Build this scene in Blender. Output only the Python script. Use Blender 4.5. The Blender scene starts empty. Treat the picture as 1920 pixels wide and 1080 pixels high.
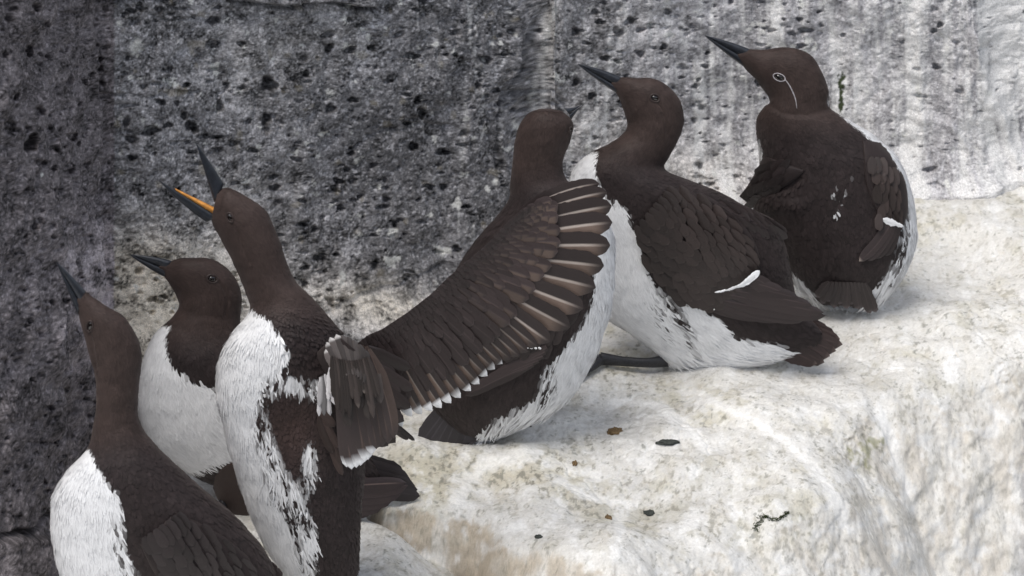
import bpy, math
import numpy as np
from mathutils import Vector, Matrix

# ------------------------------------------------------------------ camera, world, light
TH = math.radians(28.0)
ST, CT, TT = math.sin(TH), math.cos(TH), math.tan(TH)
DIST = 7.0
WID = 1.04
M = WID / 1920.0                      # metres per photo pixel at the subject
FWD = np.array([0.0, CT, -ST]); UPV = np.array([0.0, ST, CT]); RT = np.array([1.0, 0, 0])
scene = bpy.context.scene
col = scene.collection
cd = bpy.data.cameras.new("camera"); cam = bpy.data.objects.new("camera", cd); col.objects.link(cam)
cam.location = Vector(tuple(-DIST * FWD))
cam.rotation_euler = (math.pi / 2 - TH, 0, 0)
cd.sensor_width = 36.0; cd.lens = 36.0 * DIST / WID
cd.clip_start = 0.1; cd.clip_end = 500
cd.dof.use_dof = True; cd.dof.focus_distance = DIST - 0.45; cd.dof.aperture_fstop = 18.0
scene.camera = cam

SUN_EL, SUN_AZ = math.radians(64), math.radians(215)     # azimuth clockwise from +Y
world = bpy.data.worlds.new("World"); scene.world = world; world.use_nodes = True
nt = world.node_tree; nt.nodes.clear()
sky = nt.nodes.new('ShaderNodeTexSky'); sky.sky_type = 'NISHITA'; sky.sun_disc = False
sky.sun_elevation = SUN_EL; sky.sun_rotation = SUN_AZ
sky.air_density = 1.0; sky.dust_density = 2.0; sky.ozone_density = 0.6
bg = nt.nodes.new('ShaderNodeBackground'); bg.inputs[1].default_value = 0.12
wo = nt.nodes.new('ShaderNodeOutputWorld')
hs = nt.nodes.new('ShaderNodeHueSaturation'); hs.inputs['Saturation'].default_value = 0.42
nt.links.new(sky.outputs[0], hs.inputs['Color']); nt.links.new(hs.outputs[0], bg.inputs[0]); nt.links.new(bg.outputs[0], wo.inputs[0])
sd = bpy.data.lights.new("sun", 'SUN'); sd.energy = 1.5; sd.angle = math.radians(30); sd.color = (1.0, 0.95, 0.88)
sun = bpy.data.objects.new("sun", sd); col.objects.link(sun)
sdir = Vector((math.sin(SUN_AZ) * math.cos(SUN_EL), math.cos(SUN_AZ) * math.cos(SUN_EL), math.sin(SUN_EL)))
sun.rotation_euler = sdir.to_track_quat('Z', 'Y').to_euler()
vs = scene.view_settings; vs.view_transform = 'Standard'; vs.look = 'None'; vs.gamma = 1.0; vs.exposure = 0.70
vs.use_curve_mapping = False

# ------------------------------------------------------------------ maths helpers
def to_world(x, y, d):
    """photo pixel + depth offset (m) from the subject plane -> world"""
    x = np.asarray(x, float); y = np.asarray(y, float); d = np.asarray(d, float)
    f = 1 + d / DIST
    X = (x - 960) * M * f; U = (540 - y) * M * f
    return X[..., None] * RT + U[..., None] * UPV + d[..., None] * FWD
def ground_d(x, y, z=0.0):
    u = (540 - np.asarray(y, float)) * M * CT
    return (u - z) / (ST - u / DIST)
def plan(x, y, z=0.0):
    return to_world(x, y, ground_d(x, y, z))
def to_px(P):
    d = P @ FWD; f = 1 + d / DIST
    return 960 + (P @ RT) / f / M, 540 - (P @ UPV) / f / M

_r = np.random.RandomState(7)
_G = _r.normal(size=(256, 3)).astype(np.float32); _G /= np.linalg.norm(_G, axis=1)[:, None]
_PT = _r.permutation(256).astype(np.int32)
def pn(P, seed=0):
    P = np.asarray(P, np.float32)
    i = np.floor(P).astype(np.int32); f = P - i
    w = f * f * f * (f * (f * 6 - 15) + 10)
    out = np.zeros(P.shape[0], np.float32)
    for a in (0, 1):
        ha = _PT[(i[:, 0] + a + seed * 17) & 255]; wa = w[:, 0] if a else 1 - w[:, 0]
        for b in (0, 1):
            hb = _PT[(ha + i[:, 1] + b) & 255]; wb = w[:, 1] if b else 1 - w[:, 1]
            for c in (0, 1):
                g = _G[_PT[(hb + i[:, 2] + c) & 255]]; wc = w[:, 2] if c else 1 - w[:, 2]
                out += wa * wb * wc * (g[:, 0] * (f[:, 0] - a) + g[:, 1] * (f[:, 1] - b) + g[:, 2] * (f[:, 2] - c))
    return out * 1.6
def fbm(P, octs, seed=0, gain=0.5, lac=2.07):
    o = 0; a = 1.0; Q = np.asarray(P, np.float32)
    for k in range(octs):
        o = o + a * pn(Q + 13.7 * k, seed + k); a *= gain; Q = Q * lac
    return o
def sst(a, b, x):
    t = np.clip((x - a) / (b - a), 0, 1); return t * t * (3 - 2 * t)
def lerp(a, b, t): return a + (b - a) * t
def mixc(A, B, t):
    A = np.broadcast_to(np.asarray(A, float), (len(t), 3)); B = np.broadcast_to(np.asarray(B, float), (len(t), 3))
    return A + (B - A) * t[:, None]
def sdf(poly, X, Y):
    """signed distance, positive inside"""
    p = np.asarray(poly, float); q = np.roll(p, -1, 0)
    best = np.full(X.shape, 1e18); ins = np.zeros(X.shape, bool)
    for (ax, ay), (bx, by) in zip(p, q):
        ex, ey = bx - ax, by - ay
        t = np.clip(((X - ax) * ex + (Y - ay) * ey) / (ex * ex + ey * ey + 1e-12), 0, 1)
        best = np.minimum(best, (X - ax - t * ex) ** 2 + (Y - ay - t * ey) ** 2)
        if ay != by:
            cross = ((ay > Y) != (by > Y)) & (X < ex * (Y - ay) / ey + ax)
            ins ^= cross
    d = np.sqrt(best); return np.where(ins, d, -d)
def pdist(line, X, Y):
    p = np.asarray(line, float); best = np.full(X.shape, 1e18)
    for (ax, ay), (bx, by) in zip(p[:-1], p[1:]):
        ex, ey = bx - ax, by - ay
        t = np.clip(((X - ax) * ex + (Y - ay) * ey) / (ex * ex + ey * ey + 1e-12), 0, 1)
        best = np.minimum(best, (X - ax - t * ex) ** 2 + (Y - ay - t * ey) ** 2)
    return np.sqrt(best)
def spline(A, n, dens=None):
    """Catmull-Rom through rows of A, n samples even in the length of the first 2..4 columns"""
    A = np.asarray(A, float)
    E = np.vstack([2 * A[0] - A[1], A, 2 * A[-1] - A[-2]])
    out = []; K = 24
    for i in range(1, len(E) - 2):
        t = (np.arange(K) / K)[:, None]
        p0, p1, p2, p3 = E[i - 1], E[i], E[i + 1], E[i + 2]
        out.append(0.5 * (2 * p1 + (p2 - p0) * t + (2 * p0 - 5 * p1 + 4 * p2 - p3) * t ** 2 + (3 * p1 - p0 - 3 * p2 + p3) * t ** 3))
    out.append(A[-1:]); C = np.vstack(out)
    L = C[:, :4] if A.shape[1] >= 4 else C
    s = np.concatenate([[0], np.cumsum(np.linalg.norm(np.diff(L, axis=0), axis=1) + 1e-9)])
    u = np.linspace(0, s[-1], n)
    return np.stack([np.interp(u, s, C[:, k]) for k in range(C.shape[1])], 1)

# ------------------------------------------------------------------ mesh / material helpers
def mk(name, V, quads=None, tris=None, colr=None, fl=None, mat=None, parent=None, origin=None, smooth=True):
    V = np.asarray(V, np.float32)
    if origin is not None: V = V - np.asarray(origin, np.float32)
    me = bpy.data.meshes.new(name)
    loops = []; starts = []; tot = 0
    if quads is not None and len(quads):
        q = np.asarray(quads, np.int32); loops.append(q.ravel()); starts.append(np.arange(len(q)) * 4); tot = len(q) * 4
    if tris is not None and len(tris):
        t = np.asarray(tris, np.int32); loops.append(t.ravel()); starts.append(tot + np.arange(len(t)) * 3)
    loops = np.concatenate(loops).astype(np.int32); starts = np.concatenate(starts).astype(np.int32)
    me.vertices.add(len(V)); me.vertices.foreach_set('co', V.ravel())
    me.loops.add(len(loops)); me.loops.foreach_set('vertex_index', loops)
    me.polygons.add(len(starts)); me.polygons.foreach_set('loop_start', starts)
    me.update(calc_edges=True)
    me.polygons.foreach_set('use_smooth', np.full(len(starts), smooth))
    if colr is not None:
        a = me.attributes.new('col', 'FLOAT_COLOR', 'POINT')
        c = np.ones((len(V), 4), np.float32); c[:, :3] = np.clip(colr, 0.002, 0.9); a.data.foreach_set('color', c.ravel())
    if fl is not None:
        a = me.attributes.new('fl', 'FLOAT_VECTOR', 'POINT')
        f = np.zeros((len(V), 3), np.float32); f[:, :fl.shape[1]] = fl; a.data.foreach_set('vector', f.ravel())
    me.validate(); me.update()
    if mat: me.materials.append(mat)
    o = bpy.data.objects.new(name, me); col.objects.link(o)
    if parent is not None: o.parent = parent
    elif origin is not None: o.location = Vector(tuple(origin))
    return o
def gridfaces(nr, nc, wrap=False, off=0):
    i = np.arange(nr - 1)[:, None]; j = np.arange(nc if wrap else nc - 1)[None, :]
    j2 = (j + 1) % nc
    return (np.stack([i * nc + j + 0 * j2, i * nc + j2, (i + 1) * nc + j2, (i + 1) * nc + j + 0 * j2], -1).reshape(-1, 4) + off)

def newmat(name):
    m = bpy.data.materials.new(name); m.use_nodes = True
    n = m.node_tree.nodes; b = n['Principled BSDF']; return m, m.node_tree, n, b
def node(nt, t, **kw):
    x = nt.nodes.new(t)
    for k, v in kw.items(): setattr(x, k, v)
    return x
def plain(name, c, rough=0.5, spec=0.5, nscale=300, namp=0.25, bump=0.15, coat=0):
    m, t, n, b = newmat(name)
    tc = node(t, 'ShaderNodeTexCoord'); nz = node(t, 'ShaderNodeTexNoise'); nz.inputs['Scale'].default_value = nscale; nz.inputs['Detail'].default_value = 5
    t.links.new(tc.outputs['Object'], nz.inputs['Vector'])
    mr = node(t, 'ShaderNodeMapRange'); mr.inputs[1].default_value = 0.3; mr.inputs[2].default_value = 0.7; mr.inputs[3].default_value = 1 - namp; mr.inputs[4].default_value = 1 + namp
    t.links.new(nz.outputs[0], mr.inputs[0])
    mx = node(t, 'ShaderNodeVectorMath', operation='SCALE'); mx.inputs[0].default_value = c; t.links.new(mr.outputs[0], mx.inputs['Scale'])
    t.links.new(mx.outputs[0], b.inputs['Base Color'])
    bp = node(t, 'ShaderNodeBump'); bp.inputs['Strength'].default_value = bump; bp.inputs['Distance'].default_value = 0.001
    t.links.new(nz.outputs[0], bp.inputs['Height']); t.links.new(bp.outputs[0], b.inputs['Normal'])
    b.inputs['Roughness'].default_value = rough; b.inputs['Specular IOR Level'].default_value = spec
    b.inputs['Coat Weight'].default_value = coat
    return m
def attrmat(name, rough, spec, sheen, flscale, famp, bdist, bstr, objscale=None, oamp=0.2):
    m, t, n, b = newmat(name)
    at = node(t, 'ShaderNodeAttribute', attribute_name='col')
    src = None
    if flscale:
        af = node(t, 'ShaderNodeAttribute', attribute_name='fl')
        mp = node(t, 'ShaderNodeVectorMath', operation='MULTIPLY'); mp.inputs[1].default_value = flscale
        t.links.new(af.outputs['Vector'], mp.inputs[0]); src = mp.outputs[0]
    else:
        tc = node(t, 'ShaderNodeTexCoord'); src = tc.outputs['Object']
    nz = node(t, 'ShaderNodeTexNoise'); nz.inputs['Scale'].default_value = 1.0 if flscale else objscale
    nz.inputs['Detail'].default_value = 4; nz.inputs['Roughness'].default_value = 0.65
    t.links.new(src, nz.inputs['Vector'])
    mr = node(t, 'ShaderNodeMapRange'); mr.inputs[1].default_value = 0.3; mr.inputs[2].default_value = 0.7
    mr.inputs[3].default_value = 1 - famp; mr.inputs[4].default_value = 1 + famp
    t.links.new(nz.outputs[0], mr.inputs[0])
    mx = node(t, 'ShaderNodeVectorMath', operation='SCALE'); t.links.new(at.outputs['Color'], mx.inputs[0]); t.links.new(mr.outputs[0], mx.inputs['Scale'])
    t.links.new(mx.outputs[0], b.inputs['Base Color'])
    bp = node(t, 'ShaderNodeBump'); bp.inputs['Strength'].default_value = bstr; bp.inputs['Distance'].default_value = bdist
    t.links.new(nz.outputs[0], bp.inputs['Height']); t.links.new(bp.outputs[0], b.inputs['Normal'])
    b.inputs['Roughness'].default_value = rough; b.inputs['Specular IOR Level'].default_value = spec
    b.inputs['Sheen Weight'].default_value = sheen; b.inputs['Sheen Roughness'].default_value = 0.5
    b.inputs['Sheen Tint'].default_value = (1.0, 0.85, 0.8, 1)
    return m
M_ROCK = attrmat('basalt', 0.9, 0.15, 0, (950, 950, 950), 0.42, 0.0008, 0.8)
M_GUANO = attrmat('guano_rock', 0.75, 0.25, 0, None, 0.10, 0.0006, 0.5, objscale=500)
M_PLUME = attrmat('plumage', 0.65, 0.22, 0.07, (0.55, 0.07, 0.3), 0.16, 0.0004, 0.35)
M_FEATH = attrmat('flight_feather', 0.5, 0.35, 0.08, (0.9, 0.10, 0.3), 0.14, 0.0003, 0.3)
M_BILL = plain('bill_horn', (0.018, 0.021, 0.028), 0.33, 0.5, 200, 0.3, 0.1)
M_GAPE = plain('gape_skin', (0.55, 0.24, 0.05), 0.4, 0.5, 250, 0.35, 0.1)
M_EYE = plain('eye_gloss', (0.006, 0.004, 0.004), 0.06, 0.6, 100, 0.1, 0.0, coat=0.5)
M_LID = plain('eyelid_skin', (0.035, 0.024, 0.022), 0.5, 0.4, 400, 0.2, 0.2)
M_BRIDLE = plain('white_bridle', (0.42, 0.40, 0.42), 0.7, 0.2, 500, 0.2, 0.2)
M_FOOT = plain('foot_scales', (0.020, 0.020, 0.024), 0.5, 0.4, 500, 0.3, 0.6)
M_MOSS = plain('moss', (0.045, 0.060, 0.022), 0.9, 0.1, 600, 0.4, 0.6)
M_PELLET = plain('debris', (0.16, 0.11, 0.06), 0.9, 0.1, 500, 0.45, 0.9)
M_DEBRIS = plain('dark_debris', (0.05, 0.055, 0.05), 0.9, 0.1, 500, 0.4, 0.8)

def tag(o, label=None, cat=None, group=None, kind=None):
    if label: o['label'] = label
    if cat: o['category'] = cat
    if group: o['group'] = group
    if kind: o['kind'] = kind

# ------------------------------------------------------------------ cliff wall
ZF, ZL = -0.045, -0.010
def fore_top(x): return ZL + (ZF - ZL) * sst(715, 850, np.asarray(x, float))
def blobs(X, Y, L):
    o = np.zeros(X.shape)
    for x, y, rx, ry, a in L: o += a * np.exp(-(((X - x) / rx) ** 2 + ((Y - y) / ry) ** 2))
    return o
def build_wall():
    rs = np.random.RandomState(3)
    # foot of the wall in photo pixels on the ledge plane
    foot = [(-420, 1330), (-150, 1260), (20, 1180), (110, 1090), (165, 990), (196, 900), (208, 850), (222, 815), (262, 795), (380, 760), (560, 685),
            (740, 610), (900, 545), (985, 505), (1020, 478), (1060, 478), (1200, 425), (1350, 385), (1500, 368), (1650, 362), (1790, 358), (1850, 350), (1885, 332), (1960, 318), (2100, 300), (2350, 262)]
    F = np.array([plan(x, y, 0.0)[:2] for x, y in foot])
    NC, NF, NE = 1350, 600, 24
    P = spline(F, 4000)
    px, _ = to_px(np.c_[P, np.zeros(len(P))])
    # even column spacing in the picture, a minimum along the path
    ds = np.linalg.norm(np.diff(P, axis=0), axis=1); dx = np.abs(np.diff(px)) * M
    dens = np.maximum(dx, ds * 0.45); s = np.concatenate([[0], np.cumsum(dens)])
    u = np.linspace(0, s[-1], NC); P = np.stack([np.interp(u, s, P[:, 0]), np.interp(u, s, P[:, 1])], 1)
    T = np.gradient(P, axis=0); T /= np.linalg.norm(T, axis=1)[:, None]
    Ncol = np.stack([T[:, 1], -T[:, 0]], 1)
    for _ in range(60): Ncol[1:-1] = (Ncol[:-2] + 2 * Ncol[1:-1] + Ncol[2:]) / 4
    Ncol /= np.linalg.norm(Ncol, axis=1)[:, None]
    footpy = to_px(np.c_[P, np.zeros(NC)])[1]
    Htop = (footpy + 60) * M / CT
    t = np.linspace(0, 1, NF); h = -0.10 + (Htop[None, :] + 0.10) * t[:, None]
    ext = Htop[None, :] + (np.linspace(0, 1, NE + 1)[1:, None] ** 1.5) * (1.9 - Htop[None, :])
    h = np.vstack([h, ext]); NR = NF + NE
    B = np.empty((NR, NC, 3)); B[..., 0] = P[None, :, 0]; B[..., 1] = P[None, :, 1]; B[..., 2] = h
    Nn = np.zeros((NR, NC, 3)); Nn[..., :2] = Ncol[None]
    B = B.reshape(-1, 3); Nn = Nn.reshape(-1, 3)
    X, Y = to_px(B)
    f = (-0.05 * B[:, 2])
    f += 0.011 * fbm(B * 6.0, 3, 1) + 0.0045 * fbm(B * 26.0, 3, 5)
    f += 0.0026 * fbm(B * 60.0, 2, 7) + .006 * np.abs(fbm(B * 14.0, 2, 8)) - 0.020 * sst(206, 218, X + 5 * pn(B * 25, 19)) + .007 * np.exp(-((X - 196) / 14) ** 2) 
    # top overhang block
    ov = sdf([(470, -200), (478, 24), (560, 30), (640, 24), (745, 34), (760, -200)], X + 6 * pn(B * 60, 9), Y)
    f += 0.014 * sst(-3, 9, ov)
    ov2 = sdf([(215, -200), (225, 28), (330, 26), (470, 16), (470, -200)], X, Y + 5 * pn(B * 40, 2)); f += 0.004 * sst(-3, 12, ov2)
    # cleft at the right of the dark face
    wob = 7 * pn(B * 30, 4)
    cl = pdist([(1068, -60), (1035, 40), (1012, 110), (996, 180), (985, 240), (975, 330)], X + wob, Y)
    f -= 0.010 * np.exp(-(cl / 6.0) ** 2)
    rid = pdist([(1030, -60), (1012, 40), (1003, 90), (990, 150)], X + wob, Y); f += 0.007 * np.exp(-(rid / 16.0) ** 2)
    # main face shallow steps and seams
    for ln, dep, w in ([(478, 26), (560, 33), (640, 27), (745, 38)], .009, 3.5), ([(225, 30), (330, 29), (400, 40)], .004, 3), ([(700, 300), (760, 262), (830, 250), (900, 262)], .004, 6), ([(560, 190), (610, 300), (600, 420)], -.004, 16), ([(880, 60), (900, 160), (880, 300)], .004, 14), ([(215, 200), (300, 205), (420, 195)], .003, 4), ([(330, 60), (420, 58), (470, 70)], .003, 4), \
            ([(1010, 190), (1040, 200), (1075, 190), (1100, 215)], .006, 5), ([(-40, 1008), (40, 1002), (90, 988), (130, 965)], .016, 5), \
            ([(-20, 262), (30, 290), (60, 330), (70, 420)], .005, 6), ([(215, -40), (214, 200), (212, 330), (200, 420), (190, 560)], .004, 5), \
            ([(640, 585), (700, 560), (790, 530), (850, 505)], .006, 7), ([(540, 560), (620, 590), (720, 575)], .003, 5),\
            ([(1700, 240), (1790, 250), (1830, 300)], -.003, 8), ([(1860, 90), (1880, 190), (1905, 300), (1915, 350)], -.009, 12), ([(1720, 60), (1735, 170), (1730, 300)], -.002, 6):
        dd = pdist(ln, X + wob, Y + wob); f -= dep * np.exp(-(dd / w) ** 2)
    lowb = sst(1000, 1015, Y + wob) * sst(190, 120, X); f += 0.010 * lowb
    # corner of the left column slides left further down
    sh = sst(0.34, 0.12, B[:, 2]) * sst(300, 230, X) * sst(60, 160, X); f -= 0.012 * sh
    right = sst(1000, 1080, X + wob)
    f -= 0.005 * sst(-5, 9, sdf([(1066, -300), (1036, 40), (1014, 110), (998, 180), (986, 240), (970, 900), (3000, 900), (3000, -300)], X + wob, Y))
    X, Y = to_px(B + Nn * f[:, None])
    S = np.c_[X * M, Y * M, B[:, 1] * 0.25]                      # rock grain, even in size over the face
    grain = fbm(S * 190.0, 2, 11); fine = fbm(S * 430.0, 2, 15, 0.7); f = f.astype(float); g = np.zeros(len(f))
    g += 0.0009 * grain * (1 - 0.35 * right) + 0.0008 * fine * (1 - 0.3 * right)
    ves = fbm(S * 105.0, 2, 21, 0.6); g -= 0.0026 * sst(0.40, 0.62, ves) * (1 - 0.5 * right)
    # pits
    f = f.reshape(NR, NC); g = g.reshape(NR, NC); XX = X.reshape(NR, NC); YY = Y.reshape(NR, NC)
    pits = [(357, 237, 11, 11), (345, 218, 8, 7), (505, 158, 14, 17), (655, 94, 13, 7), (616, 90, 9, 9), (696, 90, 8, 7), (615, 65, 15, 7), (620, 205, 12, 8), (570, 110, 8, 6),
            (790, 212, 8, 12), (773, 105, 13, 8), (855, 62, 12, 6), (728, 152, 9, 6), (910, 112, 14, 8), (830, 285, 13, 9), (775, 275, 9, 10), (806, 350, 8, 7), (500, 225, 10, 12), (500, 245, 7, 8),
            (240, 198, 19, 5), (302, 192, 9, 7), (282, 245, 18, 10), (237, 230, 7, 12), (412, 200, 9, 11), (465, 228, 8, 6), (395, 82, 12, 8), (452, 82, 7, 7), (425, 160, 7, 7), (350, 160, 9, 5), (238, 107, 6, 6), (233, 28, 7, 6), (262, 14, 9, 9),
            (400, 38, 13, 9), (60, 270, 15, 16), (137, 256, 13, 8), (158, 253, 7, 6), (77, 305, 10, 8), (76, 208, 10, 9), (28, 182, 9, 7), (55, 100, 8, 10), (10, 103, 10, 6), (172, 140, 7, 5), (133, 150, 6, 12), (130, 82, 7, 5), (94, 240, 7, 6), (23, 245, 7, 8),
            (106, 278, 7, 7), (130, 322, 8, 7), (102, 316, 7, 6), (88, 45, 6, 6), (25, 17, 9, 6), (190, 157, 7, 6), (55, 90, 9, 7), (22, 232, 10, 6), (53, 239, 6, 5), (66, 425, 9, 8), (100, 423, 9, 6), (250, 297, 8, 6), (245, 262, 11, 8), (315, 235, 9, 6),
            (1510, 57, 13, 7), (1537, 62, 7, 5), (1580, 66, 6, 4), (1752, 58, 6, 6), (1755, 125, 8, 7), (1250, 52, 6, 5), (1245, 88, 7, 7), (1080, 155, 8, 7), (1110, 180, 8, 8), (1080, 60, 10, 8), (1180, 40, 10, 8), (1467, 48, 6, 4), (1535, 22, 5, 4), (1160, 60, 11, 9), (1200, 100, 9, 8),
            (815, 470, 10, 5), (590, 430, 8, 6), (335, 360, 6, 8), (265, 365, 5, 4), (540, 600, 9, 6), (660, 340, 9, 6), (700, 310, 8, 6), (870, 250, 9, 7), (930, 170, 8, 6), (960, 60, 9, 7), (610, 250, 8, 5), (560, 300, 8, 6)]
    for k in range(2900):
        x = rs.uniform(-120, 1500) if rs.rand() < .93 else rs.uniform(1500, 1950)
        y = rs.uniform(-50, 640)
        if x < 215: y = rs.uniform(-50, 980)
        r = 2.3 + 5.2 * rs.rand() ** 3.0
        if pn(np.array([[x / 70., y / 55., 4.2]]), 8)[0] + rs.uniform(-.25, .25) < -.20: continue
        pits.append((x, y, r * rs.uniform(.9, 1.8), r * rs.uniform(.6, 1.1)))
    PXc = np.maximum.accumulate(XX[NF // 2])
    for k in range(420): pits.append((rs.uniform(-60, 205), rs.uniform(-40, 980), rs.uniform(2.4, 5.5), rs.uniform(2.2, 5.0)))
    j_of = lambda x: np.searchsorted(PXc, x)
    for (x, y, rx, ry) in pits:
        jc = min(NC - 1, j_of(x)); ic = min(NF - 1, np.searchsorted(np.maximum.accumulate(-YY[:NF, jc]), -y)); row = np.maximum.accumulate(XX[ic])
        a, b = max(0, np.searchsorted(row, x - rx * 1.6 - 4)), min(NC, np.searchsorted(row, x + rx * 1.6 + 4) + 1)
        if b - a < 2: continue
        yc = YY[:NF, (a + b) // 2]
        yc = -np.maximum.accumulate(-yc); i0 = np.searchsorted(-yc, -(y + ry * 1.8 + 4)); i1 = np.searchsorted(-yc, -(y - ry * 1.8 - 4)) + 1
        i0 = max(0, i0); i1 = min(NF, i1)
        if i1 - i0 < 2: continue
        dx_ = (XX[i0:i1, a:b] - x) / rx; dy_ = (YY[i0:i1, a:b] - y) / ry
        ang = np.arctan2(dy_, dx_); ph = rs.uniform(0, 6.28, 3)
        rr = np.sqrt(dx_ ** 2 + dy_ ** 2) / (1 + .18 * np.sin(2 * ang + ph[0]) + .14 * np.sin(3 * ang + ph[1]) + .08 * np.sin(5 * ang + ph[2]))
        dep = min(rx, ry) * M * (rs.uniform(1.6, 4.2) if min(rx, ry) < 7 else 3.6)
        g[i0:i1, a:b] -= dep * sst(1.10, 0.50, rr)
    f = f.reshape(-1); g = g.reshape(-1)
    hole = Nn * .25 - FWD; hole /= np.linalg.norm(hole, axis=1)[:, None]   # vesicles open outwards and up
    V = B + Nn * f[:, None] + hole * g[:, None]
    # flare at the foot so the wall runs softly into the ledge
    V += Nn * (0.035 * np.exp(-np.clip(B[:, 2] + 0.0, 0, 1) / 0.022) * sst(200, 330, X))[:, None]
    # ---- colour of the rock itself
    Q = B
    n1 = fbm(Q * 9, 3, 31); n2 = fbm(Q * 45, 3, 35); sp = fbm(S * 430, 2, 41, 0.7); sp2 = fbm(S * 210, 2, 45, 0.6); n2 = fbm(S * 48, 3, 36)
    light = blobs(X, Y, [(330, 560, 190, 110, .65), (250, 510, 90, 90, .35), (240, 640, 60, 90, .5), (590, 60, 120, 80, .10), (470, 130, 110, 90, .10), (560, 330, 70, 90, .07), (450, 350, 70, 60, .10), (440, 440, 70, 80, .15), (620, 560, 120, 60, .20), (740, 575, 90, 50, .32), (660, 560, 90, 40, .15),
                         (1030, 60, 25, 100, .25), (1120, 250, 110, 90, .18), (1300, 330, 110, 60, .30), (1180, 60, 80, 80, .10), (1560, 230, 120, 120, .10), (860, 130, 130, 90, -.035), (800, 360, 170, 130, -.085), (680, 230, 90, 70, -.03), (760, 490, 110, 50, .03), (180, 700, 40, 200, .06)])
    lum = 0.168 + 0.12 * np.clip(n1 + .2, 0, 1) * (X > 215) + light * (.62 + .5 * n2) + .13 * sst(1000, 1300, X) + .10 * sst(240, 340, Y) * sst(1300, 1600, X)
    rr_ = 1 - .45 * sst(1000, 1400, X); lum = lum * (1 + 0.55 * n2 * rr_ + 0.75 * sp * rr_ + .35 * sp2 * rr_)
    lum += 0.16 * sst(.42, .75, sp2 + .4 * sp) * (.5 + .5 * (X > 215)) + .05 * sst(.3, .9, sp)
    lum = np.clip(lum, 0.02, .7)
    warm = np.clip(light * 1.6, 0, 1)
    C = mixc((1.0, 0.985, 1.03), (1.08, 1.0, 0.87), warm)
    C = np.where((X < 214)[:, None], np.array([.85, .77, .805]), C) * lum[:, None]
    yb = fbm(S * 60, 2, 51); C = mixc(C, (0.34, .30, .22), .3 * sst(.55, .8, yb) * (X > 215) * (X < 1000))
    # whitewash running down on the right
    SP = np.c_[(X + 18 * pn(Q * 8, 60)) * 0.030, Y * 0.0016, 0 * X]; SP2 = np.c_[X * 0.09, Y * 0.006, 0 * X + 3]
    st_ = fbm(SP, 3, 61) + .5 * fbm(SP2, 2, 66)
    amt = -0.60 + 0.58 * sst(1000, 1450, X) + .25 * sst(1560, 1720, X) + .5 * sst(300, 350, Y) * sst(1400, 1700, X) + .75 * sst(1790, 1880, X)  + blobs(X, Y, [(1030, 40, 14, 90, .5), (1310, 150, 16, 160, .55), (1710, 150, 22, 150, .5), (1570, 40, 60, 60, .15)])
    wn = amt + 1.25 * st_ + .25 * sp2 + .25 * n2 + .15 * sp
    ww = sst(-.30, .85, wn) * sst(700, 900, X)
    C = mixc(C, (.66, .655, .65), ww * .93)
    rdg = pdist([(1052, -20), (1034, 40), (1018, 100), (1004, 150), (996, 190)], X, Y) + 6 * sp2; C = mixc(C, (.42, .42, .41), .7 * sst(7, 1, rdg))
    # speck splashes of guano on the dark face
    spl = fbm(S * 70, 2, 71); C = mixc(C, (.6, .6, .58), .85 * sst(.62, .8, spl + .2 * sp) * (X > 215))
    for (x, y, rx, ry) in [(255, 88, 12, 18), (735, 438, 9, 10), (826, 468, 14, 10), (968, 238, 5, 6), (712, 350, 5, 5), (78, 328, 3, 4), (928, 340, 6, 8), (735, 432, 12, 5), (640, 520, 5, 20)]:
        rr = np.sqrt(((X - x) / rx) ** 2 + ((Y - y) / ry) ** 2) + .5 * sp2; C = mixc(C, (.6, .6, .58), sst(1.1, .6, rr) * .9)
    # green algae near the far bird
    al = pdist([(1578, 140), (1576, 205)], X, Y) + 5 * sp2; C = mixc(C, (.04, .05, .026), sst(6, 3, al))
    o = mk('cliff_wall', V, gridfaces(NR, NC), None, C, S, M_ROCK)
    tag(o, 'dark pitted basalt cliff face streaked white by guano towards the right', None, None, 'structure')
build_wall()

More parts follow.
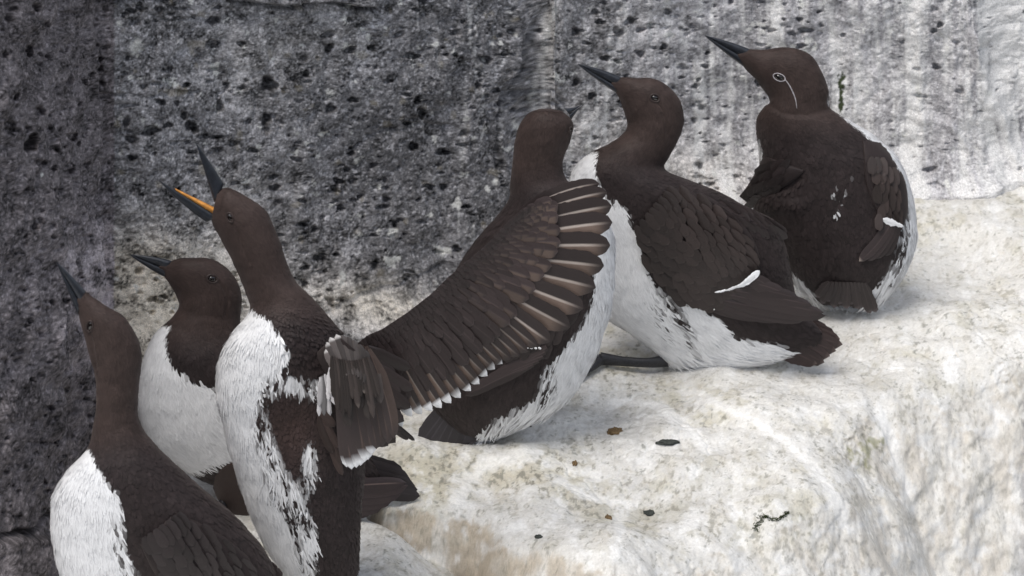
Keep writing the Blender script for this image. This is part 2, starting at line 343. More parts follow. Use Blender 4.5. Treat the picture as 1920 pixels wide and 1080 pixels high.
# ------------------------------------------------------------------ ledge
MAINP = [(520, 640), (600, 840), (723, 946), (800, 958), (882, 954), (919, 969), (956, 998), (1000, 1022), (1067, 1061), (1150, 1075), (1240, 1040), (1320, 1000), (1410, 972), (1500, 950),
         (1590, 880), (1632, 800), (1655, 752), (1740, 722), (1850, 686), (2000, 640), (2300, 560), (2500, 150), (1400, 150), (600, 300)]
FOREP = [(-400, 700), (250, 640), (600, 800), (712, 955), (735, 968), (792, 1012), (852, 1030), (885, 1060), (905, 1090), (960, 1150), (1100, 1300), (1100, 1700), (-600, 1700)]
def ledge_z(Px, Py, detail=True):
    Q = np.c_[Px, Py, 0 * Px]
    wb = 0.007 * fbm(Q * 13, 2, 80) + .002 * pn(Q * 50, 79)
    pm = [tuple(plan(x, y, 0.0)[:2]) for x, y in MAINP]; pf = [tuple(plan(x, y, fore_top(x))[:2]) for x, y in FOREP]
    dm = -sdf(pm, Px, Py) + wb; df = -sdf(pf, Px, Py) + wb * .5
    Xp = to_px(np.c_[Px, Py, 0 * Px])[0]; rt = sst(1000, 1350, Xp)
    def drop(t, sl, r=0.010): return sl * 0.5 * (np.sqrt(t * t + r * r) + t)
    zm = -drop(dm + .006 * rt, 3.4 - 1.1 * rt, .010 + .022 * rt) + 0.020 * fbm(Q * 5.5, 3, 81) * 1.0
    zf = fore_top(to_px(np.c_[Px, Py, 0 * Px - .03])[0]) - drop(df + .007, 6.0, .006) + 0.008 * fbm(Q * 7, 3, 84)
    z = np.maximum(zm, zf)
    X, Y = to_px(np.c_[Px, Py, z])
    # broad lumps and hollows seen in the photo
    z = z + blobs(X, Y, [(1010, 800, 110, 40, .010), (960, 870, 60, 35, .006), (1150, 930, 160, 40, -.012), (1500, 860, 130, 40, -.006), (1350, 770, 140, 40, .006), (1830, 500, 120, 40, -.008), (1790, 420, 90, 30, .008), (800, 900, 60, 30, -.004)])
    z += 0.0034 * fbm(Q * 17, 3, 87) + 0.0014 * fbm(Q * 38, 3, 88)
    if detail:
        z += 0.0007 * fbm(Q * 110, 3, 92, .6)
        cr = fbm(Q * 16, 3, 97); z -= 0.0015 * np.exp(-(cr / .05) ** 2) * sst(0, .4, fbm(Q * 5, 2, 99))
    return np.maximum(z, -0.9)
_LP = {}
def build_ledge():
    nx, ny = 1150, 900
    xs = np.concatenate([np.linspace(-1.6, -.62, 30)[:-1], np.linspace(-.62, .62, nx), np.linspace(.62, 1.6, 30)[1:]])
    ys = np.concatenate([np.linspace(-2.2, -.78, 40)[:-1], np.linspace(-.78, .32, ny), np.linspace(.32, 1.0, 20)[1:]])
    Xg, Yg = np.meshgrid(xs, ys); Px, Py = Xg.ravel(), Yg.ravel()
    z = ledge_z(Px, Py)
    V = np.c_[Px, Py, z]
    # push steep faces about sideways so they are rough too
    G = V.reshape(len(ys), len(xs), 3); gz = np.gradient(G[..., 2], axis=0) / np.maximum(np.gradient(G[..., 1], axis=0), 1e-5)
    gx = np.gradient(G[..., 2], axis=1) / np.maximum(np.gradient(G[..., 0], axis=1), 1e-5)
    st0 = sst(.6, 2.0, np.sqrt(gz ** 2 + gx ** 2).ravel())
    W_ = V * np.array([1, 1, .85])
    dpl = (.007 * fbm(W_ * 14, 3, 101) + .0020 * fbm(W_ * 55, 3, 103)) * st0 + .0012 * fbm(V * 80, 2, 104)
    V[:, 1] -= dpl; V[:, 0] += .35 * dpl
    X, Y = to_px(V); _LP.update(X=X, Y=Y, V=V)
    G = V.reshape(len(ys), len(xs), 3); gz = np.gradient(G[..., 2], axis=0) / np.maximum(np.gradient(G[..., 1], axis=0), 1e-5)
    gx = np.gradient(G[..., 2], axis=1) / np.maximum(np.gradient(G[..., 0], axis=1), 1e-5)
    steep = sst(.9, 2.0, np.sqrt(gz ** 2 + gx ** 2).ravel())
    n1 = fbm(V * 8, 3, 111); n2 = fbm(V * 34, 3, 114); n3 = fbm(V * 130, 2, 117, .7); sp = fbm(V * 420, 2, 120, .7)
    C = np.tile(np.array([.62, .61, .585]), (len(V), 1))
    yl = blobs(X, Y, [(760, 900, 100, 60, .7), (900, 880, 120, 50, .6), (1050, 900, 130, 50, .7), (1200, 960, 160, 40, .45), (1400, 700, 120, 30, .35), (1150, 700, 80, 40, .5), (1620, 820, 50, 35, .9), (1330, 760, 60, 30, .3),
                      (1560, 560, 90, 30, .55), (1800, 560, 110, 40, .2), (1200, 660, 90, 30, .5), (820, 870, 60, 30, .3), (1120, 1010, 80, 30, .3), (1330, 880, 100, 40, .3), (300, 860, 60, 40, .6)])
    yt = sst(.05, 1.0, yl * .75 + .55 * n1 + .6 * n2 + .25 * n3)
    C = mixc(C, (.46, .425, .31), .72 * yt)
    gr = sst(-.1, 1.1, .5 * fbm(V * 13, 3, 124) + .65 * n2 + .45 * n3 + .12 * yl)
    C = mixc(C, (.42, .42, .41), .55 * gr)
    # streaky faces
    SP = np.c_[X * .022 + .8 * n1 + .25 * n2, Y * .004, 0 * X]; stv = fbm(SP, 3, 130) + .25 * fbm(np.c_[X * .09 + n2, Y * .010, 0 * X], 2, 133)
    tan = mixc((.47, .405, .32), (.70, .68, .64), sst(-.5 + .55 * sst(1250, 1000, X), .45 + .5 * sst(1250, 1000, X), stv + .4 * n2))
    left = sst(1250, 900, X)
    tan = mixc(tan, (.70, .68, .64), (1 - left) * .55)
    C = mixc(C, tan, steep * .9)
    gap = sst(-0.075, -0.11, V[:, 2]) * sst(1000, 900, X) * 0
    # dark flecks, dirt
    fk = sst(.60, .85, fbm(V * 120, 3, 140, .75) + .22 * yl * (.5 + n2) + .25 * n1); C = mixc(C, (.15, .155, .13), .6 * fk * (1 - .6 * steep))
    fk2 = sst(.62, .8, n3 + .3 * sp); C = mixc(C, (.22, .21, .18), .45 * fk2)
    S2 = np.c_[X * M, Y * M, 0 * X + 2]; m4 = fbm(S2 * 42, 4, 150, .62); m5 = fbm(S2 * 150, 3, 155, .65)
    za = np.clip(.35 + .9 * yl + .3 * n1, 0, 1.3)
    C = mixc(C, (.48, .44, .36), .62 * sst(.05, .75, m4 + .5 * m5 + .22 * (za - .6)) * np.clip(za, .35, 1))
    C = mixc(C, (.17, .17, .145), .7 * sst(.42, .72, m5 + .45 * m4 + .18 * (za - .7)) * np.clip(za, .3, 1))
    C = mixc(C, (.76, .76, .755), .55 * sst(.15, .7, -m4 + .25 * m5))
    # bright splashes
    for ln, w in ([(860, 935), (880, 900), (930, 870), (1000, 845)], 18), ([(1040, 900), (1090, 925), (1130, 940), (1190, 945)], 9), ([(1300, 740), (1400, 780), (1480, 830), (1550, 905), (1590, 990)], 11), ([(1645, 765), (1665, 810), (1700, 930)], 12), ([(1150, 750), (1230, 760), (1290, 800), (1330, 850)], 12):
        dd = pdist(ln, X + 14 * n2, Y + 14 * n2) / w; C = mixc(C, (.78, .775, .76), .7 * sst(1.4, .3, dd + .5 * n3))
    # green-brown moss stain
    mo = np.sqrt(((X - 1615) / 48) ** 2 + ((Y - 835) / 34) ** 2) - .9 * n2 - .7 * n3; C = mixc(C, (.22, .22, .11), .6 * sst(.9, .2, mo))
    C *= (1 + .10 * n3 + .07 * sp)[:, None]
    dk = sst(1885, 1930, X) * sst(620, 660, Y); C = mixc(C, (.2, .2, .21), .6 * dk * sst(0, .6, n2 + n3 + .2))
    o = mk('ledge', V, gridfaces(len(ys), len(xs)), None, C, None, M_GUANO)
    tag(o, 'guano whitened rock ledge the seabirds stand on', None, None, 'structure')
build_ledge()

# ------------------------------------------------------------------ small debris and moss on the rock
def on_rock(x, y):
    i = np.where((abs(_LP['X'] - x) < 6) & (abs(_LP['Y'] - y) < 6))[0]
    d = (_LP['X'][i] - x) ** 2 + (_LP['Y'][i] - y) ** 2 + (_LP['V'][i] @ FWD) * 40
    return _LP['V'][i[np.argmin(d)]].copy()
def lump(name, x, y, rx, ry, mat, label, cat, seed, group=None, h=0.7):
    rs = np.random.RandomState(seed)
    P = on_rock(x, y) + .0006 * np.array([0, -.5, .87])
    u = np.linspace(0, math.pi, 15); v = np.linspace(0, 2 * math.pi, 25)[:-1]
    U, Vv = np.meshgrid(u, v, indexing='ij')
    S = np.stack([np.sin(U) * np.cos(Vv), np.sin(U) * np.sin(Vv), np.cos(U)], -1).reshape(-1, 3)
    k = 1 + .45 * fbm(S * 1.7 + seed, 3, seed) + .12 * fbm(S * 7, 2, seed + 3)
    S = S * k[:, None] * np.array([rx * M, ry * M / ST * .7, min(rx, ry) * M * h])
    o = mk(name, S + P, gridfaces(15, 24, True), None, None, None, mat, None, P)
    tag(o, label, cat, group)
lump('pellet', 1153, 812, 13, 10, M_PELLET, 'round brown pellet on the white ledge right of the wing tip shadow', 'pellet', 5)
lump('pebble', 1252, 829, 20, 6, M_DEBRIS, 'flat dark grey fragment on the ledge right of the brown pellet', 'pebble', 6, h=.5)
lump('pebble', 1078, 870, 5, 5, M_PELLET, 'tiny brown speck of debris below the wing, left of the yellow lump', 'pebble', 8)
lump('pebble', 1140, 972, 6, 6, M_PELLET, 'small ochre lump on the ledge near the lower front edge', 'pebble', 9)
lump('pebble', 1010, 1007, 7, 4, M_DEBRIS, 'small black chip at the brink of the ledge', 'pebble', 10, h=.5)
lump('pebble', 1218, 962, 9, 6, M_DEBRIS, 'small grey chip right of the ochre lump', 'pebble', 11, h=.4)
def moss():
    rs = np.random.RandomState(4)
    line = spline([(1417, 992), (1422, 980), (1432, 968), (1450, 975), (1462, 972), (1478, 960)], 40)
    V = []; T = []
    d0 = None
    P0 = None
    for k in range(330):
        i = rs.randint(0, 40); x, y = line[i] + rs.normal(0, 1.6 if i > 14 else 3.2, 2)
        P = on_rock(x, y) - FWD * .0004
        if P0 is None: P0 = P
        dirv = rs.normal(0, 1, 3); dirv[2] = abs(dirv[2]); dirv[1] -= 1; dirv /= np.linalg.norm(dirv); sd_ = np.cross(dirv, rs.normal(0, 1, 3)); sd_ /= np.linalg.norm(sd_)
        n = len(V); L = rs.uniform(.0015, .0032)
        V += [P - sd_ * .0006 - dirv*.0005, P + sd_ * .0006 - dirv*.0005, P + dirv * L]; T.append((n, n + 1, n + 2))
    o = mk('moss', V, None, T, None, None, M_MOSS, None, P0)
    tag(o, 'thin strand of dark green moss on the lower ledge face', 'moss')
moss()

# ------------------------------------------------------------------ guillemots
BROWN = np.array([.043, .0295, .0265]); DARK = np.array([.0220, .0160, .0162]); WHITE = np.array([.76, .765, .78])
class Bird:
    """bird space: x, y in photo pixels on an upright plane, q = pixels behind (+) or before (-) that plane"""
    def __init__(s, label, basey, basex, z, seed, dq=0.0, group='guillemots lined up on the ledge'):
        s.by = basey; s.d0 = float(ground_d(basex, basey, z)) + dq; s.rs = np.random.RandomState(seed); s.seed = seed
        s.org = to_world(basex, basey, s.d0)
        s.root = bpy.data.objects.new('guillemot', None); col.objects.link(s.root); s.root.location = Vector(tuple(s.org)); s.root.empty_display_size = .03
        tag(s.root, label, 'seabird', group)
    def W(s, P):
        P = np.asarray(P, float); return to_world(P[..., 0], P[..., 1], s.d0 + P[..., 2] * M - (s.by - P[..., 1]) * M * TT) - s.org
    def mesh(s, name, P, quads, tris=None, colr=None, fl=None, mat=None, parent=None):
        return mk(name, s.W(P), quads, tris, colr, fl, mat, parent if parent is not None else s.root)

def loft_pts(st, step=3.0, na=120, sq=1.0, skewq=0.0):
    """stations: Lx,Ly,Rx,Ry,qc,qr -> grid of points"""
    st = np.asarray(st, float)
    A = spline(st, 8); L = np.linalg.norm(np.diff(spline(st, 200)[:, :4], axis=0), axis=1).sum() / 1.5
    n = max(12, int(L / step)); C = spline(st, n)
    ph = np.linspace(0, 2 * math.pi, na, endpoint=False)
    cx, cy = (C[:, 0] + C[:, 2]) / 2, (C[:, 1] + C[:, 3]) / 2; ax, ay = (C[:, 2] - C[:, 0]) / 2, (C[:, 3] - C[:, 1]) / 2
    co = np.cos(ph); si = np.sin(ph)
    if sq != 1: co = np.sign(co) * abs(co) ** sq; si = np.sign(si) * abs(si) ** sq
    G = np.empty((n, na, 3))
    G[..., 0] = cx[:, None] + ax[:, None] * co; G[..., 1] = cy[:, None] + ay[:, None] * co
    G[..., 2] = C[:, 4][:, None] - C[:, 5][:, None] * si
    return G
def capped(G):
    n, na = G.shape[:2]; V = G.reshape(-1, 3)
    q = gridfaces(n, na, True)
    c0, c1 = G[0].mean(0), G[-1].mean(0); V = np.vstack([V, c0, c1]); a = len(V) - 2; b = len(V) - 1
    j = np.arange(na); t0 = np.stack([np.full(na, a), (j + 1) % na, j], 1); o = (n - 1) * na
    t1 = np.stack([np.full(na, b), o + j, o + (j + 1) % na], 1)
    return V, q, np.vstack([t0, t1])

def make_body(b, st, white, colour, creases=(), bladefn=None, nblade=16000, step=2.6, na=150, lump=1.6, mutate=None, lores=True):
    if lores:      # feathering that runs forward in a point on each side of the bill
        a, c = np.array(st[0], float), np.array(st[1], float); m0, m1 = (a[:2] + a[2:4]) / 2, (c[:2] + c[2:4]) / 2
        e = (m0 - m1) / np.linalg.norm(m0 - m1); h = (a[2:4] - a[:2]) / 2; m2 = m0 + e * 15; st = [(*(m2 - h * .30), *(m2 + h * .30), a[4], 7.5)] + list(st)
    G = loft_pts(st, step, na); n, na = G.shape[:2]
    def normals(G):
        tu = np.roll(G, -1, 1) - np.roll(G, 1, 1); tv = np.gradient(G, axis=0)
        N = np.cross(tu, tv); N /= np.linalg.norm(N, axis=2)[..., None] + 1e-9
        c = G.mean(1, keepdims=True); sgn = np.sign((N * (G - c)).sum(2).mean()); return N * sgn, tv / (np.linalg.norm(tv, axis=2)[..., None] + 1e-9)
    N, Tv = normals(G)
    F = G.reshape(-1, 3); disp = lump * fbm(F / 60.0 + b.seed, 3, b.seed) * sst(6, 30, np.repeat(np.linalg.norm(G[:, 0] - G[:, na // 2], axis=1), na) / 2)
    front = N.reshape(-1, 3)[:, 2] < 0.2
    for ln, w, dep in creases:
        dd = pdist(ln, F[:, 0], F[:, 1]); disp -= dep * np.exp(-(dd / w) ** 2) * front
    if mutate is not None: disp = disp + mutate(F, front)
    G = G + N * disp.reshape(n, na)[..., None]
    N, Tv = normals(G); F = G.reshape(-1, 3); Nf = N.reshape(-1, 3)
    b.F = F; b.N = Nf; b.G = G
    ln = np.concatenate([[0], np.cumsum(np.linalg.norm(np.diff(G.mean(1), axis=0), axis=1))])
    fl = np.stack([np.tile(np.arange(na) * 3.0, n), np.repeat(ln, na)], 1)
    nz = fbm(np.c_[fl[:, 0] / 4.5, fl[:, 1] / 60, 0 * fl[:, 0] + b.seed], 3, 7, .6)
    w = white(F[:, 0], F[:, 1], Nf[:, 2] < 0, nz, np.zeros(len(F)))
    C = colour(F[:, 0], F[:, 1], w, np.full(len(F), .5), fl[:, 1])
    V, q, t = capped(G); C = np.vstack([C, C[:1], C[-1:]]); fl2 = np.vstack([fl, fl[:1], fl[-1:]])
    VV = [V]; CC = [C]; FF = [fl2]; QQ = [q]; TTt = [t]; off = len(V)
    # plumage: many small feather tips lying over the skin
    if bladefn is not None and nblade:
        A = np.linalg.norm(np.cross(np.roll(G, -1, 1) - G, np.gradient(G, axis=0)), axis=2).reshape(-1)
        size = bladefn(F[:, 0], F[:, 1], w)                       # length, width, lift  (0 = none)
        pw = A / np.maximum(size[0] * size[1], 4) * (size[0] > 0); pw[:na] = 0; pw[-3 * na:] = 0
        idx = b.rs.choice(len(F), nblade, p=pw / pw.sum())
        idx = idx[np.argsort(-(idx // na), kind='stable')]
        m = len(idx); r = b.rs.rand(m); jx = b.rs.uniform(-.5, .5, (m, 2))
        tu = (np.roll(G, -1, 1) - G).reshape(-1, 3)[idx]; tul = tu / (np.linalg.norm(tu, axis=1)[:, None] + 1e-9)
        tv = Tv.reshape(-1, 3)[idx]; nn = Nf[idx]
        P = F[idx] + tu * jx[:, :1] * 1.0 + tv * jx[:, 1:] * step
        nz = fbm(np.c_[(fl[idx, 0] + jx[:, 0] * 3) / 4.5, fl[idx, 1] / 60, 0 * idx + b.seed], 3, 7, .6)
        ang = b.rs.normal(0, .20, m) + .25 * fbm(P / 40.0, 2, 5)
        dr = tv * np.cos(ang)[:, None] + tul * np.sin(ang)[:, None]; sdv = np.cross(dr, nn)
        sdv /= np.linalg.norm(sdv, axis=1)[:, None] + 1e-9
        sz = bladefn(P[:, 0], P[:, 1], w[idx]); L = sz[0] * b.rs.uniform(.75, 1.25, m); Wd = sz[1] * b.rs.uniform(.8, 1.2, m); lf = sz[2] * b.rs.uniform(.3, 1.3, m)
        wr = white(P[:, 0], P[:, 1], nn[:, 2] < 0, nz, (r - .5))
        c = colour(P[:, 0], P[:, 1], wr, r, fl[idx, 1])
        rows = [(-.15, .55, .0), (.25, 1.0, .35), (.65, .85, .75), (.9, .45, 1.0)]
        pts = []; fls = []
        for (tt, ww, ll) in rows:
            for sgn in (-1, 0, 1):
                pts.append(P + dr * (L * tt)[:, None] + sdv * (Wd * .5 * ww * sgn)[:, None] + nn * (.25 + lf * ll + (.35 if sgn == 0 else 0) * np.minimum(1, Wd / 6))[:, None])
                fls.append(np.stack([r * 97 + sgn * Wd * .5 * ww, r * 31 + L * tt], 1))
        pts.append(P + dr * L[:, None] + nn * (.25 + lf * 1.0)[:, None]); fls.append(np.stack([r * 97, r * 31 + L], 1))
        K = len(pts); pts = np.stack(pts, 1).reshape(-1, 3); fls = np.stack(fls, 1).reshape(-1, 2); cc = np.repeat(c, K, 0)
        # tips slightly paler than roots (real feather fringe)
        base = (np.arange(m) * K + off)[:, None]
        qf = []
        for k in range(3):
            for j in range(2): qf.append([k * 3 + j, k * 3 + j + 1, k * 3 + j + 4, k * 3 + j + 3])
        qf = (base[:, :, None] + np.array(qf)[None]).reshape(-1, 4)
        tf = (base[:, :, None] + np.array([[9, 10, 12], [10, 11, 12]])[None]).reshape(-1, 3)
        VV.append(pts); CC.append(cc); FF.append(fls); QQ.append(qf); TTt.append(tf)
    V = np.vstack(VV); o = b.mesh('body', V, np.vstack(QQ), np.vstack(TTt), np.vstack(CC), np.vstack(FF), M_PLUME)
    return o
def surf(b, x, y, back=False):
    d2 = (b.F[:, 0] - x) ** 2 + (b.F[:, 1] - y) ** 2
    ok = (b.N[:, 2] > 0) if back else (b.N[:, 2] < 0)
    i = np.argmin(np.where(ok, d2, 1e9)); return b.F[i, 2], b.N[i]

def tube(b, name, line, r, mat, parent=None, na=10, taper=True):
    C = spline(line, max(8, len(line) * 6)); T = np.gradient(C, axis=0); T /= np.linalg.norm(T, axis=1)[:, None]
    up = np.array([0, 0, 1.0]); A = np.cross(T, up); A /= np.linalg.norm(A, axis=1)[:, None] + 1e-9; B = np.cross(T, A)
    ph = np.linspace(0, 2 * math.pi, na, endpoint=False); n = len(C)
    rr = np.asarray(r if np.ndim(r) else [r] * n, float); rr = np.interp(np.linspace(0, 1, n), np.linspace(0, 1, len(rr)), rr)
    G = C[:, None] + rr[:, None, None] * (A[:, None] * np.cos(ph)[None, :, None] + B[:, None] * np.sin(ph)[None, :, None])
    V, q, t = capped(G); return b.mesh(name, V, q, t, None, None, mat, parent)

def eye(b, x, y, rx, ry, ang=0.0, bridle=None, squint=.55, back=False):
    q, n = surf(b, x, y, back)
    u = np.linspace(0, math.pi, 15); v = np.linspace(0, 2 * math.pi, 24, endpoint=False); U, V = np.meshgrid(u, v, indexing='ij')
    S = np.stack([np.cos(U) * .8, np.sin(U) * np.cos(V), np.sin(U) * np.sin(V)], -1).reshape(-1, 3)
    n = n / np.linalg.norm(n); t1 = np.cross(n, [0, 0, 1.0]) if abs(n[2]) < .9 else np.array([1.0, 0, 0]); t1 = t1 - n * (t1 @ n); t1 /= np.linalg.norm(t1); t2 = np.cross(n, t1)
    ex = np.array([math.cos(ang), math.sin(ang), 0]); ex = ex - n * (ex @ n); ex /= np.linalg.norm(ex); ey = np.cross(n, ex)
    c = np.array([x, y, q]) - n * rx * .42
    P = c + S[:, :1] * n * rx * .95 + S[:, 1:2] * ex * rx + S[:, 2:3] * ey * ry
    e = b.mesh('eye', P, gridfaces(15, 24, True), None, None, None, M_EYE)
    a = np.linspace(0, 2 * math.pi, 25)[:-1]
    ring = [np.array([x, y, q]) + n * .2 + ex * rx * 1.08 * math.cos(k) + ey * ry * 1.12 * math.sin(k) for k in a]; ring = np.array(ring + [ring[0]])
    mat = M_BRIDLE if bridle is not None else M_LID
    tube(b, 'eye_ring', ring, 1.8 if bridle is None else 1.0, mat, e, 8)
    if bridle is not None:
        pts = []
        for (bx, by_) in bridle:
            qq, nn = surf(b, bx, by_); pts.append([bx, by_, qq - .5])
        tube(b, 'bridle', pts, [.8, 1.15, 1.15, .9, .5], M_BRIDLE)
    return e

def bill(b, top, mid, bot, tip, q0=0, qt=0, wid=11, cul=5, gon=4, ltip=None, lmid=None, gape=False, uplow=4, name=None):
    """top/mid/bot: culmen, cutting edge and lower edge where the feathers start; tip(s) of the mandibles"""
    def bez(p, q, h, t):
        p = np.array(p, float); q = np.array(q, float); m = (p + q) / 2; e = q - p; nrm = np.array([-e[1], e[0]]) / np.linalg.norm(e)
        m = m + nrm * h; return (1 - t)[:, None] ** 2 * p + 2 * (t * (1 - t))[:, None] * m + (t ** 2)[:, None] * q
    t = np.linspace(0, 1, 26); ltip = ltip or (tip[0] + 1.5, tip[1] + 2.0); lmid = lmid or mid
    W = wid * (1 - t) ** .75 + .7; Q = q0 + (qt - q0) * t
    up = np.c_[bez(top, tip, cul, t), bez(mid, (tip[0], tip[1] + 1.0), 0, t), Q, W]
    lo = np.c_[bez(lmid, (ltip[0], ltip[1] - .5), 0, t), bez(bot, (ltip[0], ltip[1] + .6), -gon, t), Q, W * .92]
    def mkloft(name, st, grow):
        st[0, 5] *= .9
        ph = np.linspace(0, 2 * math.pi, 28, endpoint=False)
        cx, cy = (st[:, 0] + st[:, 2]) / 2, (st[:, 1] + st[:, 3]) / 2; ax, ay = (st[:, 2] - st[:, 0]) / 2, (st[:, 3] - st[:, 1]) / 2
        co, si = np.cos(ph), np.sin(ph)
        prof = np.where(co * grow < 0, abs(si) ** .9, abs(si) ** .55)      # pointed outer ridge, flatter cutting side
        G = np.stack([cx[:, None] + ax[:, None] * co, cy[:, None] + ay[:, None] * co, st[:, 4][:, None] - st[:, 5][:, None] * prof * np.sign(si)], -1)
        V, q, tt = capped(G); return b.mesh(name, V, q, tt, None, None, M_BILL)
    u = mkloft('upper_bill', up.copy(), 1); l = mkloft('lower_bill', lo.copy(), -1)
    if gape:
        g = np.c_[bez((405, 390), (ltip[0] + 14, ltip[1] + 6.5), 0, t), bez((lmid[0] + 2, lmid[1] + 3), (ltip[0] + 16, ltip[1] + 9.5), 0, t), Q, W * 1.0]
        G = loft_pts(g[:22], 3, 20); V, q, tt = capped(G); b.mesh('gape', V, q, tt, None, None, M_GAPE, l)
    return u, l

# ---- feathers
def feather_arrays(P0, P1, w, bow=0.0, side=1, tilt=0.0, camber=1.5, dark=DARK, tan=None, tipw=0.0, shaft=None, rs=None, round_=1.0, nr=16, tipc=WHITE, ragged=0.0, asym=0.0):
    P0 = np.array(P0, float); P1 = np.array(P1, float); t = np.linspace(0, 1, nr)
    e = P1 - P0; L = np.linalg.norm(e[:2]) + 1e-6; n2 = np.array([-e[1], e[0], 0]) / L
    mid = (P0 + P1) / 2 + n2 * bow
    C = (1 - t)[:, None] ** 2 * P0 + 2 * (t * (1 - t))[:, None] * mid + (t ** 2)[:, None] * P1
    T = np.gradient(C, axis=0); Nn = np.stack([-T[:, 1], T[:, 0], 0 * t], 1); Nn /= np.linalg.norm(Nn, axis=1)[:, None] + 1e-9
    out = np.minimum(1, .35 + t * 2.2) * np.sqrt(np.clip(1 - np.clip((t - .70) / .30, 0, 1) ** (2.0 * round_), 0, 1)); out[-1] = 0.02
    def otl(a): 
        o_ = np.minimum(1, .35 + t * 2.2) * np.sqrt(np.clip(1 - np.clip((t - a) / (1 - a), 0, 1) ** (2.0 * round_), 0, 1)); o_[-1] = .02; return o_
    outl, outi = (otl(.80), otl(.52)) if asym else (out, out)
    s = np.array([-1, -.6, -.12, -.04, .04, .12, .6, 1.0])
    V = np.empty((nr, 8, 3)); Cc = np.empty((nr, 8, 3)); F = np.zeros((nr, 8, 2))
    outw, inw = (.42, .58)
    for k, sk in enumerate(s):
        # side=+1: the dark leading web lies on the negative side
        ww = w * (outl if sk * side < 0 else outi) * (outw if sk * side < 0 else inw) * 1.0
        off = ww * sk
        if abs(sk) < .2: off = sk * w * .5 * np.minimum(1, out * 2)
        V[:, k] = C + Nn * off[:, None]
        if ragged and abs(sk) > .9 and rs is not None: V[3:, k] += Nn[3:] * (rs.normal(0, ragged, nr - 3))[:, None]
        V[:, k, 2] += -camber * (1 - sk * sk) + tilt * sk * out
        lead = sk * side < 0
        c = np.array(dark) if (lead or tan is None) else None
        if c is None:
            tm = sst(.80, .97, t); c = np.array(tan)[None] + (np.array(dark) - np.array(tan))[None] * tm[:, None]
        else: c = np.repeat(c[None], nr, 0)
        if shaft is not None and abs(sk) < .08: c = c + (np.array(shaft) - c) * (sst(1.0, .75, t) * .9)[:, None]
        if tipw: c = c + (np.array(tipc) - c) * sst(1 - tipw - .012, 1 - tipw + .012, t)[:, None]
        c = c * (1.06 if abs(sk) > .9 else 1.0); Cc[:, k] = c; F[:, k, 0] = off; F[:, k, 1] = t * L
    j = rs.rand() if rs is not None else .5
    Cc *= .86 + .28 * j; F[..., 0] += j * 77
    return V.reshape(-1, 3), Cc.reshape(-1, 3), F.reshape(-1, 2), gridfaces(nr, 8)
def feathers(b, name, L, parent=None):
    """L: list of feather keyword dicts -> ONE mesh"""
    V = []; C = []; F = []; Q = []; off = 0
    for k in L:
        v, c, f, q = feather_arrays(rs=b.rs, **k); V.append(v); C.append(c); F.append(f); Q.append(q + off); off += len(v)
    return b.mesh(name, np.vstack(V), np.vstack(Q), None, np.vstack(C), np.vstack(F), M_FEATH, parent)
def smoothq(b, off=3.0):
    G = b.lastpad.reshape(-1, 3); cx, cy = G[:, 0].mean(), G[:, 1].mean()
    def basis(x, y):
        x = (np.asarray(x, float) - cx) / 60; y = (np.asarray(y, float) - cy) / 60
        return np.stack([x * 0 + 1, x, y, x * x, x * y, y * y, x ** 3, x * x * y, x * y * y, y ** 3], -1)
    co = np.linalg.lstsq(basis(G[:, 0], G[:, 1]), G[:, 2], rcond=None)[0]
    return lambda x, y: float(basis(x, y) @ co) - off
def ip(line, t):
    line = np.asarray(line, float); s = np.concatenate([[0], np.cumsum(np.linalg.norm(np.diff(line, axis=0), axis=1))]); s /= s[-1]
    return np.array([np.interp(t, s, line[:, k]) for k in range(line.shape[1])])
def pad(b, name, outline_a, outline_b, q_a, q_b, thick, colr, parent=None, n=60, m=24):
    """a wing pad: surface between two edge lines (x,y) with depth, slightly domed, closed behind"""
    A = spline(np.c_[outline_a, q_a], n); B = spline(np.c_[outline_b, q_b], n); t = np.linspace(0, 1, m)
    G = A[:, None] * (1 - t)[None, :, None] + B[:, None] * t[None, :, None]
    e = np.linspace(0, 1, n); G[..., 2] -= thick * (np.sqrt(np.clip(1 - (2 * t - 1) ** 2, 0, 1)))[None] * np.sqrt(np.clip(1 - (2 * e - 1) ** 4, 0, 1))[:, None]
    Bk = G[:, ::-1].copy(); Bk[..., 2] = 2 * (A[:, None, 2] * (t)[None, :] + B[:, None, 2] * (1 - t)[None, :]) * .5 + (A[:, None, 2] * t[None] + B[:, None, 2] * (1 - t)[None]) * 0 + 2
    R = np.concatenate([G, Bk], 1); V, q, tt = capped(R)
    c = np.tile(np.array(colr), (len(V), 1)); f = V[:, :2].copy()
    return b.mesh(name, V, q, tt, c, f, M_PLUME, parent)
